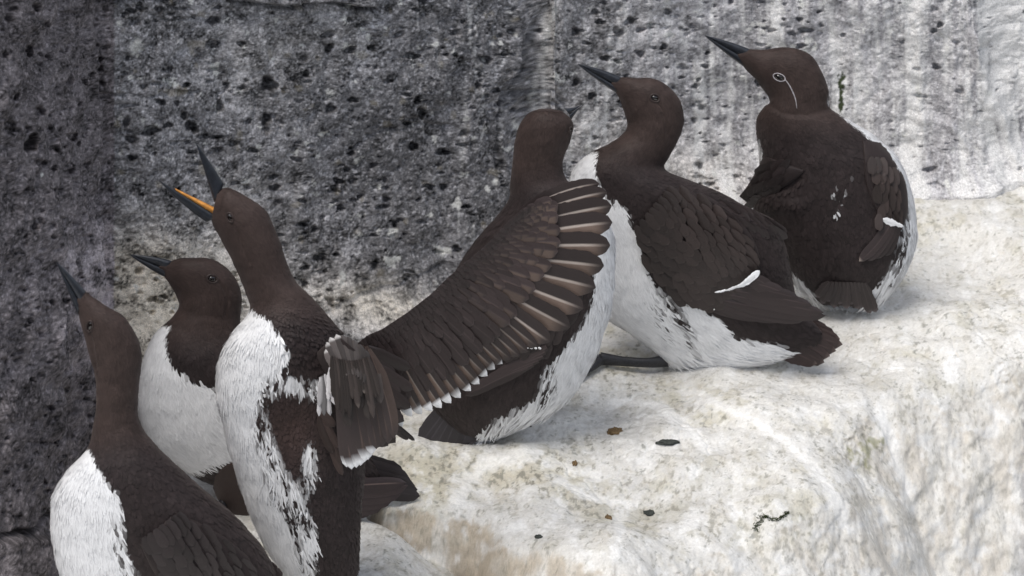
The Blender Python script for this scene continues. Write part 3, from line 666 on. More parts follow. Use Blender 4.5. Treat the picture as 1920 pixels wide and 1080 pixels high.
def scales(rows, u, size, w, q_of, drn, rs, dark=DARK, jit=1.0, tan=None, lift=2.0, tipw=0.0, shaft=None, colv=.25, stack=.7):
    """covert feathers set in staggered rows: rows = list of (polyline, count); drn(x,y)-> direction"""
    L = []
    for ri, (line, cnt) in enumerate(rows):
        for k in range(cnt):
            t = (k + (.5 if ri % 2 else 0) + rs.uniform(-.15, .15) * jit) / cnt
            if not 0 <= t <= 1: continue
            x, y = ip(line, t)[:2]; dx, dy = drn(x, y); n = math.hypot(dx, dy); dx, dy = dx / n, dy / n
            a = rs.normal(0, .06 * jit); dx, dy = dx * math.cos(a) - dy * math.sin(a), dx * math.sin(a) + dy * math.cos(a)
            s = size(ri, t) * rs.uniform(.9, 1.12); ww = w(ri, t) * rs.uniform(.92, 1.1); q = q_of(x, y)
            q2 = q_of(x + dx * s, y + dy * s)
            v = 1 + rs.uniform(-colv, colv)
            L.append(dict(P0=(x, y, q - stack * ri), P1=(x + dx * s, y + dy * s, q2 - stack * ri - lift), w=ww, camber=.7, dark=np.array(dark) * v, tan=None if tan is None else np.array(tan) * v, tipw=tipw, shaft=shaft, nr=10, round_=1.0, bow=rs.normal(0, .6), tipc=tuple(np.array(dark) * v * 1.35)) | ({'tipw': .06} if not tipw else {}))
    return L

def std_colour(headline=None, wingbrown=None):
    def f(X, Y, w, r, v):
        n = fbm(np.c_[X / 30, Y / 30, 0 * X], 2, 3)
        hb = sst(0, 1, (headline - Y) / 80 + .5) if headline is not None else np.zeros(len(X))
        base = mixc(DARK, BROWN, hb) if headline is not None else np.tile(DARK, (len(X), 1))
        base = base * (1 + .22 * n + .45 * (r - .5) * (1 - .45 * hb))[:, None]
        wh = np.tile(WHITE, (len(X), 1)) * (1 + .05 * n +   .07 * (r - .5))[:, None]
        return base * (1 - w)[:, None] + wh * w[:, None]
    return f
def std_white(polys, streaks=(), soft=2.2, nk=1.6, back=None):
    """polys: white regions; streaks: (polygon, share of white)"""
    def f(X, Y, front, nz, r):
        s = np.full(X.shape, -1e9)
        for p in polys: s = np.maximum(s, sdf(p, X, Y))
        if back is not None:
            s2 = np.full(X.shape, -1e9)
            for p in back: s2 = np.maximum(s2, sdf(p, X, Y))
            s = np.where(front, s, s2)
        val = s + nk * nz + soft * r * 2
        w = sst(-2.4, 2.4, val)
        for p, share in streaks:
            si = sdf(p, X, Y); ins = sst(-6, 8, si + 4 * nz)
            ww = sst(-.32, .32, (share - .5) * 1.1 + nz * .9 + r * .55)
            w = np.where(front | True, w * (1 - ins) + ww * ins, w)
        return w
    return f
def foot(b, pts, r, toes, web=True):
    o = tube(b, 'foot', pts, r, M_FOOT, None, 14)
    for tl in toes: tube(b, 'toe', tl, [r[-1] * .75, r[-1] * .6, 2.5, 1.2], M_FOOT, o, 10)
    if web and len(toes) > 1:
        for A, B in zip(toes[:-1], toes[1:]):
            a = spline(A, 10); c = spline(B, 10); tt = np.linspace(0, 1, 6)
            G = a[:, None] * (1 - tt)[None, :, None] + c[:, None] * tt[None, :, None]
            G[-1, :, :] += (G[-2] - G[-1]) * (np.sin(tt * math.pi) * 1.2)[:, None]
            b.mesh('web', G.reshape(-1, 3), gridfaces(10, 6), None, None, None, M_FOOT, o)
    return o

def blades(neck, mid, whiteL=(20, 3.0, .32), darkL=(12, 7, .7), bottom=None):
    def f(X, Y, w):
        t = sst(neck, mid, Y); L = lerp(darkL[0], whiteL[0], w); Wd = lerp(darkL[1], whiteL[1], w); lf = lerp(darkL[2], whiteL[2], w)
        L = L * (.5 + .5 * t); Wd = Wd * (.55 + .45 * t); lf = lf * (.25 + .75 * t)
        if bottom is not None:
            bt = sst(bottom[0], bottom[1], Y) * w; L = L * (1 + .8 * bt); lf = lf * (1 + 1.6 * bt)
        hd = Y < neck
        return np.where(hd, 7.0, L), np.where(hd, 2.6, Wd), np.where(hd, .28, lf)
    return f
def dark_mul(f, extra):
    def g(X, Y, w, r, v): return extra(X, Y, w, r, f(X, Y, w, r, v))
    return g
def add_surface(b, pts):
    b.F = np.vstack([b.F, pts]); b.N = np.vstack([b.N, np.tile([0, 0, -1.0], (len(pts), 1))])
def pad_on(b, A, Bl, lift, thick, colr, name='wing'):
    qa = [surf(b, *p)[0] - lift for p in A]; qb = [surf(b, *p)[0] - lift for p in Bl]
    n, m = 60, 24
    a = spline(np.c_[A, qa], n); c = spline(np.c_[Bl, qb], n); t = np.linspace(0, 1, m)
    G = a[:, None] * (1 - t)[None, :, None] + c[:, None] * t[None, :, None]; e = np.linspace(0, 1, n)
    dome = np.sqrt(np.clip(1 - (2 * t - 1) ** 2, 0, 1))[None] * np.sqrt(np.clip(1 - (2 * e - 1) ** 4, 0, 1))[:, None]
    for i in range(n):
        for j in range(m):
            s_ = surf(b, G[i, j, 0], G[i, j, 1])[0]; G[i, j, 2] = min(G[i, j, 2], s_ - lift * .4)
    for _ in range(6):
        G[1:-1, 1:-1, 2] = (G[1:-1, 1:-1, 2] * 2 + G[:-2, 1:-1, 2] + G[2:, 1:-1, 2] + G[1:-1, :-2, 2] + G[1:-1, 2:, 2]) / 6
    G[..., 2] -= thick * dome
    Bk = G[:, ::-1].copy(); Bk[..., 2] += thick * dome[:, ::-1] * 1.4 + 3
    R = np.concatenate([G, Bk], 1); V, q, tt = capped(R)
    o = b.mesh(name, V, q, tt, np.tile(np.array(colr), (len(V), 1)), V[:, :2].copy(), M_PLUME)
    add_surface(b, G.reshape(-1, 3)); b.lastpad = G; return o
def tail(b, base, tips, w, qb, qt, dark=DARK, **k):
    L = []
    for i, (x, y) in enumerate(tips):
        t = i / max(1, len(tips) - 1)
        bx, by_ = lerp(base[0][0], base[1][0], t), lerp(base[0][1], base[1][1], t)
        L.append(dict(P0=(bx, by_, qb + 1.2 * i), P1=(x, y, qt + 1.2 * i), w=w, dark=np.array(dark) * b.rs.uniform(.85, 1.2), camber=1.5, tilt=1.5, shaft=np.array(dark) * 1.7, ragged=.6, **k))
    return feathers(b, 'tail', L)

# ================================================================= far right, bridled bird
def bird_bridled():
    b = Bird('far right guillemot with a white bridle line behind its eye, back turned', 585, 1600, 0.0, 16)
    st = [(1399, 130, 1396, 93, 0, 13), (1418, 150, 1424, 94, 0, 26), (1438, 177, 1476, 90, 0, 36), (1443, 190, 1522, 107, 0, 41), (1435, 199, 1551, 160, 2, 44), (1421, 219, 1558, 203, 6, 52),
          (1418, 247, 1600, 229, 12, 66), (1423, 284, 1648, 262, 16, 80), (1423, 322, 1684, 298, 16, 90), (1412, 362, 1706, 350, 14, 96), (1425, 412, 1717, 410, 12, 98), (1450, 455, 1717, 460, 8, 94),
          (1472, 495, 1702, 505, 4, 84), (1490, 530, 1680, 540, 2, 66), (1512, 556, 1656, 565, 0, 44), (1545, 572, 1632, 577, 0, 20)]
    fr = [(1552, 192), (1582, 222), (1625, 256), (1662, 286), (1686, 325), (1700, 380), (1702, 440), (1690, 490), (1668, 505), (1650, 535), (1628, 545), (1632, 590), (1800, 620), (1800, 150), (1560, 150)]
    fr2 = [(1476, 505), (1497, 520), (1520, 545), (1527, 590), (1460, 590)]; fr3 = [(1400, 255), (1423, 262), (1431, 300), (1410, 300)]
    wh = std_white([fr, fr2, fr3], [([(1690, 360), (1704, 380), (1712, 440), (1706, 480), (1680, 540), (1650, 545), (1672, 500), (1688, 440)], .45)], back=[[(1300, 200), (1900, 200), (1900, 700), (1300, 700)]])
    def extra(X, Y, w, r, C):
        for (x, y, a, c) in [(1586, 360, 2, 4), (1581, 367, 3, 3), (1583, 385, 3, 2), (1568, 398, 3, 2), (1578, 377, 1, 4), (1562, 366, 1.3, 6), (1574, 392, 3, 2), (1566, 402, 2, 2), (1570, 350, 1, 4), (1598, 332, 1, 1)]:
            rr = ((X - x) / a) ** 2 + ((Y - y) / c) ** 2; C = mixc(C, WHITE * .7, sst(1.4, .4, rr + (r - .5) * 1.6))
        return C
    cf = dark_mul(std_colour(235), extra)
    def mut(F, front):   # fold between the lifted left wing and the back
        d = pdist([(1400, 375), (1440, 360), (1480, 350), (1500, 330)], F[:, 0], F[:, 1]); d2 = pdist([(1405, 400), (1450, 385), (1500, 385)], F[:, 0], F[:, 1])
        return (-6 * np.exp(-(d / 7) ** 2) + 5 * np.exp(-(d2 / 14) ** 2)) * front
    make_body(b, st, wh, cf, [([(1443, 196), (1470, 212), (1510, 215), (1553, 206)], 6, 1.8)], blades(225, 300, darkL=(11, 7, .7), bottom=(480, 560)), 13000, mutate=mut)
    bill(b, (1406, 92), (1404, 112), (1407, 134), (1321, 66), wid=10, cul=4, gon=3)
    eye(b, 1461, 145, 11, 6, .35, bridle=[(1472, 149), (1480, 160), (1487, 174), (1492, 188), (1494, 203)])
    # lifted left wing
    pd = pad_on(b, [(1432, 292), (1415, 325), (1400, 350), (1386, 368)], [(1510, 320), (1480, 345), (1450, 360), (1405, 384)], 3, 10, DARK * .9)
    rows = [([(1420, 372), (1470, 345)], 7), ([(1412, 352), (1475, 328)], 7), ([(1425, 330), (1480, 312)], 7), ([(1435, 310), (1485, 298)], 6)]
    feathers(b, 'covert_feathers', scales(rows, None, lambda r, t: 30, lambda r, t: 15, smoothq(b), lambda x, y: (-.75, .65), b.rs, lift=1.0), pd)
    # folded right wing
    pd = pad_on(b, [(1618, 262), (1622, 330), (1636, 380), (1658, 410)], [(1655, 268), (1694, 330), (1703, 390), (1694, 424)], 3, 8, DARK * 1.1)
    br = np.array([.034, .0245, .0225])
    rows = [([(1648 - k * 0 , 400 - 18 * k), (1694 - 2 * k, 404 - 18 * k)] if k < 6 else [(1632, 400 - 18 * k), (1668, 404 - 18 * k)], 4) for k in range(7)]
    rows = [([(x0 - (k > 2) * 10, y0), (x1, y1)], c) for k, ([(x0, y0), (x1, y1)], c) in enumerate(rows)]
    feathers(b, 'covert_feathers', scales(rows, None, lambda r, t: 34, lambda r, t: 17, smoothq(b), lambda x, y: (.05, 1), b.rs, dark=br, lift=.6), pd)
    q = surf(b, 1670, 410)[0] - 7
    for i, (P0, P1, bw) in enumerate([((1684, 415), (1660, 480), -6), ((1682, 414), (1643, 485), -8), ((1678, 412), (1628, 489), -10), ((1674, 410), (1611, 490), -13)]):
        feathers(b, 'primary_feather', [dict(P0=(*P0, q - i * 1.5), P1=(*P1, surf(b, *P1)[0] - 4 - i), w=22, bow=bw, dark=DARK * (1.1 + .15 * i), tan=DARK * 1.3, shaft=DARK * 2.4, tipw=.03 if i == 3 else 0, tipc=(.3, .25, .22))], pd)
    feathers(b, 'wing_bar', [dict(P0=(1655, 411, q - 9), P1=(1682, 421, q - 9), w=13, dark=WHITE, camber=.8, ragged=.6, bow=-2), dict(P0=(1664, 414, q - 9.5), P1=(1694, 424, q - 8), w=8, dark=WHITE, camber=.8, ragged=.6)], pd)
    tail(b, [(1555, 528), (1622, 530)], [(1532, 558), (1541, 570), (1552, 566), (1563, 577), (1574, 571), (1588, 579), (1598, 571), (1611, 580), (1621, 577), (1632, 588), (1643, 586)], 17, -76, -46, DARK * 1.15, tipw=.10, tipc=(.075, .06, .062))
    foot(b, [(1585, 540, 60), (1580, 560, 50), (1572, 564, 46)], [8, 7, 6], [[(1572, 564, 46), (1550, 566, 30)], [(1572, 564, 46), (1572, 568, 26)], [(1572, 564, 46), (1592, 566, 30)]])
bird_bridled()

# ================================================================= bird standing in profile, second from right
def bird_profile():
    b = Bird('guillemot in profile second from right, folded wing with white bar, black leg stretched out', 690, 1290, 0.0, 15)
    st = [(1160, 181, 1160, 146, 0, 13), (1169, 200, 1188, 146, 0, 27), (1175, 222, 1235, 151, 0, 37), (1175, 238, 1272, 183, 0, 40), (1165, 253, 1281, 225, 0, 43), (1141, 270, 1270, 264, 0, 49),
          (1113, 283, 1255, 292, 0, 58), (1087, 303, 1245, 314, 0, 68), (1071, 330, 1266, 329, 2, 80), (1063, 372, 1332, 354, 4, 92), (1066, 430, 1400, 388, 6, 100), (1078, 490, 1452, 416, 8, 102), (1100, 550, 1474, 468, 8, 98),
          (1132, 592, 1484, 520, 8, 90), (1175, 622, 1495, 562, 6, 78), (1222, 655, 1510, 590, 4, 64), (1262, 684, 1528, 608, 2, 48), (1345, 692, 1538, 622, 0, 36), (1420, 686, 1538, 636, 0, 24), (1468, 668, 1528, 642, 0, 10)]
    W1 = [(1000, 284), (1113, 283), (1121, 287), (1117, 311), (1121, 341), (1138, 371), (1172, 386), (1181, 418), (1200, 452), (1208, 490), (1215, 511), (1227, 533), (1261, 558), (1312, 575), (1347, 598), (1378, 634), (1423, 640), (1462, 648), (1500, 720), (1000, 760)]
    wh = std_white([W1], [([(1222, 530), (1262, 556), (1288, 598), (1302, 655), (1290, 664), (1272, 618), (1243, 588)], .34), ([(1196, 540), (1228, 535), (1262, 600), (1250, 650), (1225, 610)], .82)])
    cf = std_colour(300)
    make_body(b, st, wh, cf, [([(1231, 190), (1243, 208), (1250, 232), (1252, 250)], 2.6, 1.6), ([(1172, 246), (1200, 262), (1235, 268)], 9, 1.0)], blades(290, 380, darkL=(11, 7.5, .7), bottom=(590, 670)), 22000)
    bill(b, (1164, 144), (1160, 163), (1163, 179), (1084, 120), wid=10, cul=5, gon=4)
    eye(b, 1228, 184, 8.5, 6.5, .25)
    pd = pad_on(b, [(1196, 440), (1212, 500), (1250, 550), (1308, 578), (1345, 582)], [(1270, 350), (1335, 372), (1392, 420), (1420, 465), (1424, 503)], 2, 9, DARK)
    br = np.array([.031, .0225, .021]); rows = []
    for k in range(13):
        t = 1 - k / 12.5
        p = ip([(1196, 440), (1212, 500), (1250, 550), (1308, 578), (1340, 575)], t); p2 = ip([(1270, 350), (1335, 372), (1392, 420), (1420, 465), (1424, 498)], t)
        d = np.array([p2 - p])[0]; rows.append(([tuple(p - d * -.02 - np.array([16, 14])), tuple(p2 - np.array([16, 14]))], 10 if k < 8 else 9))
    L = scales(rows, None, lambda r, t: 38, lambda r, t: 19, smoothq(b), lambda x, y: (.62, .78), b.rs, dark=br, lift=.6)
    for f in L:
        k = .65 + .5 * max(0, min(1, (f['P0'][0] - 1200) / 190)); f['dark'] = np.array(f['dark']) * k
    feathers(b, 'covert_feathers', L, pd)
    q = surf(b, 1380, 530)[0]; qs = smoothq(b, 19)
    P = [((1310, 560), (1440, 592), 12), ((1322, 562), (1478, 596), 10), ((1335, 562), (1512, 598), 8), ((1350, 562), (1548, 592), 7), ((1365, 552), (1544, 586), 0), ((1378, 545), (1522, 572), -3), ((1392, 538), (1497, 560), -5), ((1404, 530), (1470, 550), -6), ((1412, 522), (1445, 540), -4)]
    for i, (a, c, bw) in enumerate(P):
        feathers(b, 'primary_feather', [dict(P0=(*a, q - 3 - i * .9), P1=(*c, q + 6 - i * .9), w=26, bow=bw, dark=DARK * (1.0 + .05 * i), tan=DARK * 1.25, shaft=DARK * 2.2, camber=2, tilt=-1.5)], pd)
    wb = []
    for (x0, y0, x1, y1, w_) in [(1340, 548, 1362, 543, 3.5), (1360, 545, 1382, 536, 4.5), (1376, 540, 1400, 527, 5.5), (1388, 536, 1424, 507, 12), (1384, 538, 1416, 516, 10)]:
        wb.append(dict(P0=(x0, y0, qs(x0, y0)), P1=(x1, y1, qs(x1, y1)), w=w_, dark=WHITE, camber=.6, ragged=.5, bow=1.5))
    feathers(b, 'wing_bar', wb, pd)
    feathers(b, 'wing_bar', [dict(P0=(1312 + 6 * k, 572 + k, q - 8), P1=(1322 + 6 * k, 580 + k * .3, q - 8), w=6, dark=WHITE, camber=1) for k in range(4)], pd)
    # scapular feathers hanging over the wing
    rows = [([(1310, 372), (1425, 430)], 8), ([(1340, 368), (1445, 425)], 7), ([(1380, 382), (1455, 420)], 5)]
    feathers(b, 'scapular_feathers', scales(rows, None, lambda r, t: 44, lambda r, t: 17, lambda x, y: surf(b, x, y)[0] - 3, lambda x, y: (.85, .62), b.rs, dark=DARK * 1.05, lift=1.5))
    tail(b, [(1420, 640), (1450, 590)], [(1500, 668), (1516, 678), (1532, 682), (1546, 680), (1556, 668), (1568, 658), (1580, 646), (1575, 636), (1566, 626), (1552, 618)], 30, -18, 0, np.array([.034, .022, .021]), tipw=.03, tipc=(.12, .09, .08))
    foot(b, [(1252, 676, 5), (1215, 680, -8), (1165, 677, -10), (1125, 672, -14)], [12, 9, 9, 12], [[(1128, 672, -14), (1095, 672, -30), (1050, 682, -45)], [(1128, 673, -14), (1090, 684, -42), (1056, 700, -70)], [(1128, 674, -14), (1105, 694, -50), (1085, 715, -86)]])
    return b
bird_profile()

# ================================================================= bird behind the spread wing
def bird_behind():
    b = Bird('guillemot behind the spread wing, head turned away, showing brown nape and white flank', 835, 960, 0.0, 14)
    st = [(1012, 204, 1034, 203.5, 0, 8), (992, 212, 1054, 210, 0, 28), (975, 235, 1073, 231, 0, 41), (966, 263, 1071, 258, 0, 45), (961, 308, 1055, 300, 0, 44), (957, 345, 1060, 333, 0, 50), (955, 372, 1080, 350, 0, 62),
          (936, 400, 1112, 374, 0, 76), (906, 435, 1134, 402, 0, 88), (876, 475, 1149, 440, 0, 96), (848, 520, 1153, 500, 0, 100), (824, 570, 1149, 560, 0, 102), (806, 640, 1136, 615, 0, 100), (800, 700, 1113, 675, 0, 92),
          (805, 755, 1080, 733, 0, 78), (835, 792, 1035, 776, 0, 58), (865, 815, 985, 800, 0, 36), (885, 824, 940, 817, 0, 14)]
    W1 = [(1085, 350), (1106, 420), (1118, 480), (1117, 520), (1111, 560), (1095, 605), (1075, 632), (1052, 662), (1026, 688), (1019, 720), (1006, 748), (962, 774), (918, 797), (893, 812), (880, 860), (1050, 870), (1250, 700), (1200, 350)]
    wh = std_white([W1], [([(1018, 690), (1044, 676), (1046, 730), (1024, 780), (1002, 784), (1012, 740)], .50), ([(925, 790), (970, 765), (1000, 750), (985, 800), (940, 822)], .7)], back=[[(930, 380), (1300, 300), (1300, 900), (850, 900)]])
    def extra(X, Y, w, r, C):
        t = (1 - w) * sst(1060, 980, X) * sst(640, 740, Y); return C * (1 + .15 * t)[:, None]
    make_body(b, st, wh, dark_mul(std_colour(330), extra), [([(1066, 235), (1058, 262), (1052, 288)], 4, 1.5)], blades(350, 420, bottom=(700, 800), whiteL=(24, 3.0, .4)), 18000, lores=False)
    bill(b, (1058, 203), (1067, 214), (1070, 227), (1092, 195), q0=6, qt=22, wid=9, cul=5, gon=4)
    eye(b, 1070, 243, 5, 5, 0)
    q = surf(b, 960, 700)[0]
    pd = pad_on(b, [(1100, 470), (1095, 540), (1080, 600), (1030, 650)], [(960, 440), (930, 540), (940, 620), (985, 660)], 2, 8, DARK)
    rows = [([(950 + 10 * k, 640 - 26 * k), (1048 + 8 * k, 640 - 30 * k)], 7) for k in range(7)]
    feathers(b, 'covert_feathers', scales(rows, None, lambda r, t: 40, lambda r, t: 22, smoothq(b), lambda x, y: (-.35, .9), b.rs, dark=DARK * 1.1, lift=1), pd)
    for i, (a, c, bw) in enumerate([((990, 690), (872, 742), 5), ((1000, 684), (884, 738), 6), ((1010, 676), (900, 728), 6), ((1018, 668), (925, 712), 6), ((1022, 660), (950, 700), 5), ((1026, 652), (975, 690), 4)]):
        feathers(b, 'primary_feather', [dict(P0=(*a, q - 8 - i), P1=(*c, q + 2 - i), w=26, bow=bw, dark=DARK * 1.3, tan=DARK * 1.9, shaft=DARK * 2.8, camber=2)], pd)
    feathers(b, 'wing_bar', [dict(P0=(985 + 8 * k, 650 + k * .4, q - 17), P1=(991 + 8 * k, 653 + k * .4, q - 17), w=4, dark=WHITE) for k in range(4)], pd)
    tail(b, [(905, 735), (850, 750)], [(898, 826), (884, 834), (868, 838), (850, 841), (832, 843), (815, 840), (800, 836), (789, 831)], 34, -30, -12, np.array([.030, .027, .031]), tipw=.02, tipc=(.09, .085, .09))
    foot(b, [(975, 770, 30), (975, 795, 40)], [8, 7], [[(975, 795, 40), (950, 800, 20)], [(975, 795, 40), (975, 803, 14)], [(975, 795, 40), (998, 800, 22)]])
bird_behind()

# ================================================================= second from left
def bird_second():
    b = Bird('guillemot with closed bill and white breast between the front left bird and the calling one', 960, 420, ZL, 12)
    st = [(307, 517, 318, 491, 0, 11), (319, 533, 350, 484, 0, 26), (330, 552, 398, 487, 0, 37), (335, 572, 437, 515, 0, 42), (327, 591, 452, 558, 0, 45), (307, 610, 450, 602, 0, 52), (286, 634, 458, 632, 0, 64), (267, 678, 490, 664, 0, 82),
          (259, 724, 532, 700, 2, 94), (260, 775, 580, 740, 4, 98), (280, 828, 625, 780, 5, 96), (325, 870, 658, 815, 6, 88), (378, 900, 688, 848, 6, 78), (450, 930, 704, 872, 6, 62), (530, 950, 712, 892, 4, 42), (600, 948, 706, 912, 2, 20)]
    W1 = [(200, 606), (304, 611), (321, 612), (312, 629), (314, 665), (326, 689), (355, 709), (385, 721), (408, 730), (470, 745), (560, 800), (600, 900), (433, 866), (356, 890), (300, 905), (200, 900)]
    make_body(b, st, std_white([W1]), std_colour(640), [([(411, 528), (420, 541), (427, 563), (424, 590)], 2.6, 2.0), ([(333, 575), (370, 592), (420, 596)], 9, 1.2)], blades(630, 720, whiteL=(18, 2.6, .35)), 15000)
    bill(b, (322, 489), (312, 505), (310, 520), (244, 477), wid=10, cul=5, gon=4)
    eye(b, 398, 523, 9.5, 7, .1)
    pd = pad_on(b, [(399, 915), (412, 942), (440, 966), (500, 978), (600, 972), (680, 955)], [(403, 893), (425, 872), (470, 860), (560, 862), (650, 880), (700, 900)], 3, 10, np.array([.042, .029, .026]))
    q = -40
    for i, (a, c, bw) in enumerate([((560, 950), (700, 957), 4), ((570, 945), (718, 950), 4), ((580, 940), (736, 938), 3), ((590, 934), (752, 926), 2), ((600, 926), (765, 910), 1), ((600, 915), (762, 905), -2)]):
        feathers(b, 'primary_feather', [dict(P0=(*a, q - i), P1=(*c, q + 6 - i), w=30, bow=bw, dark=np.array([.036, .026, .028]), tan=DARK * 1.9, shaft=np.array([.15, .11, .10]), camber=2, tilt=-1.5)], pd)
    tail(b, [(640, 905), (650, 850)], [(788, 930), (786, 926), (783, 918), (778, 910), (772, 902), (765, 893), (756, 884)], 30, -10, 0, np.array([.026, .022, .024]))
    foot(b, [(420, 930, 10), (415, 956, -20)], [9, 8], [[(415, 956, -20), (385, 966, -46)], [(415, 956, -20), (410, 972, -62)], [(415, 956, -20), (438, 970, -54)]])
bird_second()

# ================================================================= front left
def bird_front():
    b = Bird('front left guillemot stretching its neck, dark back towards us, white breast at the frame edge', 1270, 320, ZL, 11)
    st = [(150, 600, 160, 549, 0, 12), (156, 622, 196, 572, 0, 27), (163, 648, 232, 594, 0, 37), (170, 674, 255, 630, 0, 42), (177, 698, 265, 668, 0, 43), (181, 728, 262, 712, 0, 42), (181, 757, 258, 748, 0, 43), (176, 795, 261, 785, 0, 48),
          (165, 838, 284, 826, 0, 60), (126, 884, 350, 890, 6, 90), (101, 925, 404, 936, 12, 108), (95, 980, 455, 982, 16, 118), (102, 1040, 498, 1035, 18, 120), (122, 1105, 520, 1090, 18, 114), (160, 1175, 530, 1150, 16, 100), (230, 1230, 530, 1200, 12, 74), (330, 1255, 510, 1235, 8, 34)]
    W1 = [(40, 838), (169, 843), (182, 872), (195, 896), (219, 925), (228, 955), (226, 996), (236, 1038), (256, 1080), (300, 1160), (360, 1280), (0, 1300)]
    wh = std_white([W1], [([(205, 960), (228, 990), (238, 1040), (262, 1090), (300, 1150), (250, 1150), (205, 1060)], .66)])
    make_body(b, st, wh, std_colour(830), [([(167, 620), (174, 650), (181, 690)], 3, 1.8)], blades(800, 930, darkL=(13, 9, .7)), 19000)
    bill(b, (162, 548), (150, 568), (146, 590), (105, 490), wid=9, cul=3, gon=1, ltip=(107, 494))
    eye(b, 168, 612, 6.5, 9, .2)
    # folded wing low on the side
    pd = pad_on(b, [(262, 1020), (300, 1090), (370, 1150), (440, 1180)], [(330, 960), (410, 1000), (470, 1050), (500, 1110)], 2, 9, DARK)
    rows = [([tuple(ip([(258, 1000), (300, 1075), (370, 1140)], 1 - k / 7.5)), tuple(ip([(330, 950), (410, 990), (480, 1060)], 1 - k / 7.5))], 7) for k in range(8)]
    feathers(b, 'covert_feathers', scales(rows, None, lambda r, t: 42, lambda r, t: 21, smoothq(b, 1), lambda x, y: (.55, .85), b.rs, dark=np.array([.023, .018, .0185]), lift=.5), pd)
    tail(b, [(480, 1080), (450, 1120)], [(520, 1062), (530, 1075), (545, 1092), (560, 1120), (560, 1150)], 34, 30, 20, DARK)
    foot(b, [(330, 1240, 0), (320, 1268, -20)], [9, 8], [[(320, 1268, -20), (280, 1276, -50)], [(320, 1268, -20), (315, 1284, -64)], [(320, 1268, -20), (350, 1280, -56)]])
bird_front()

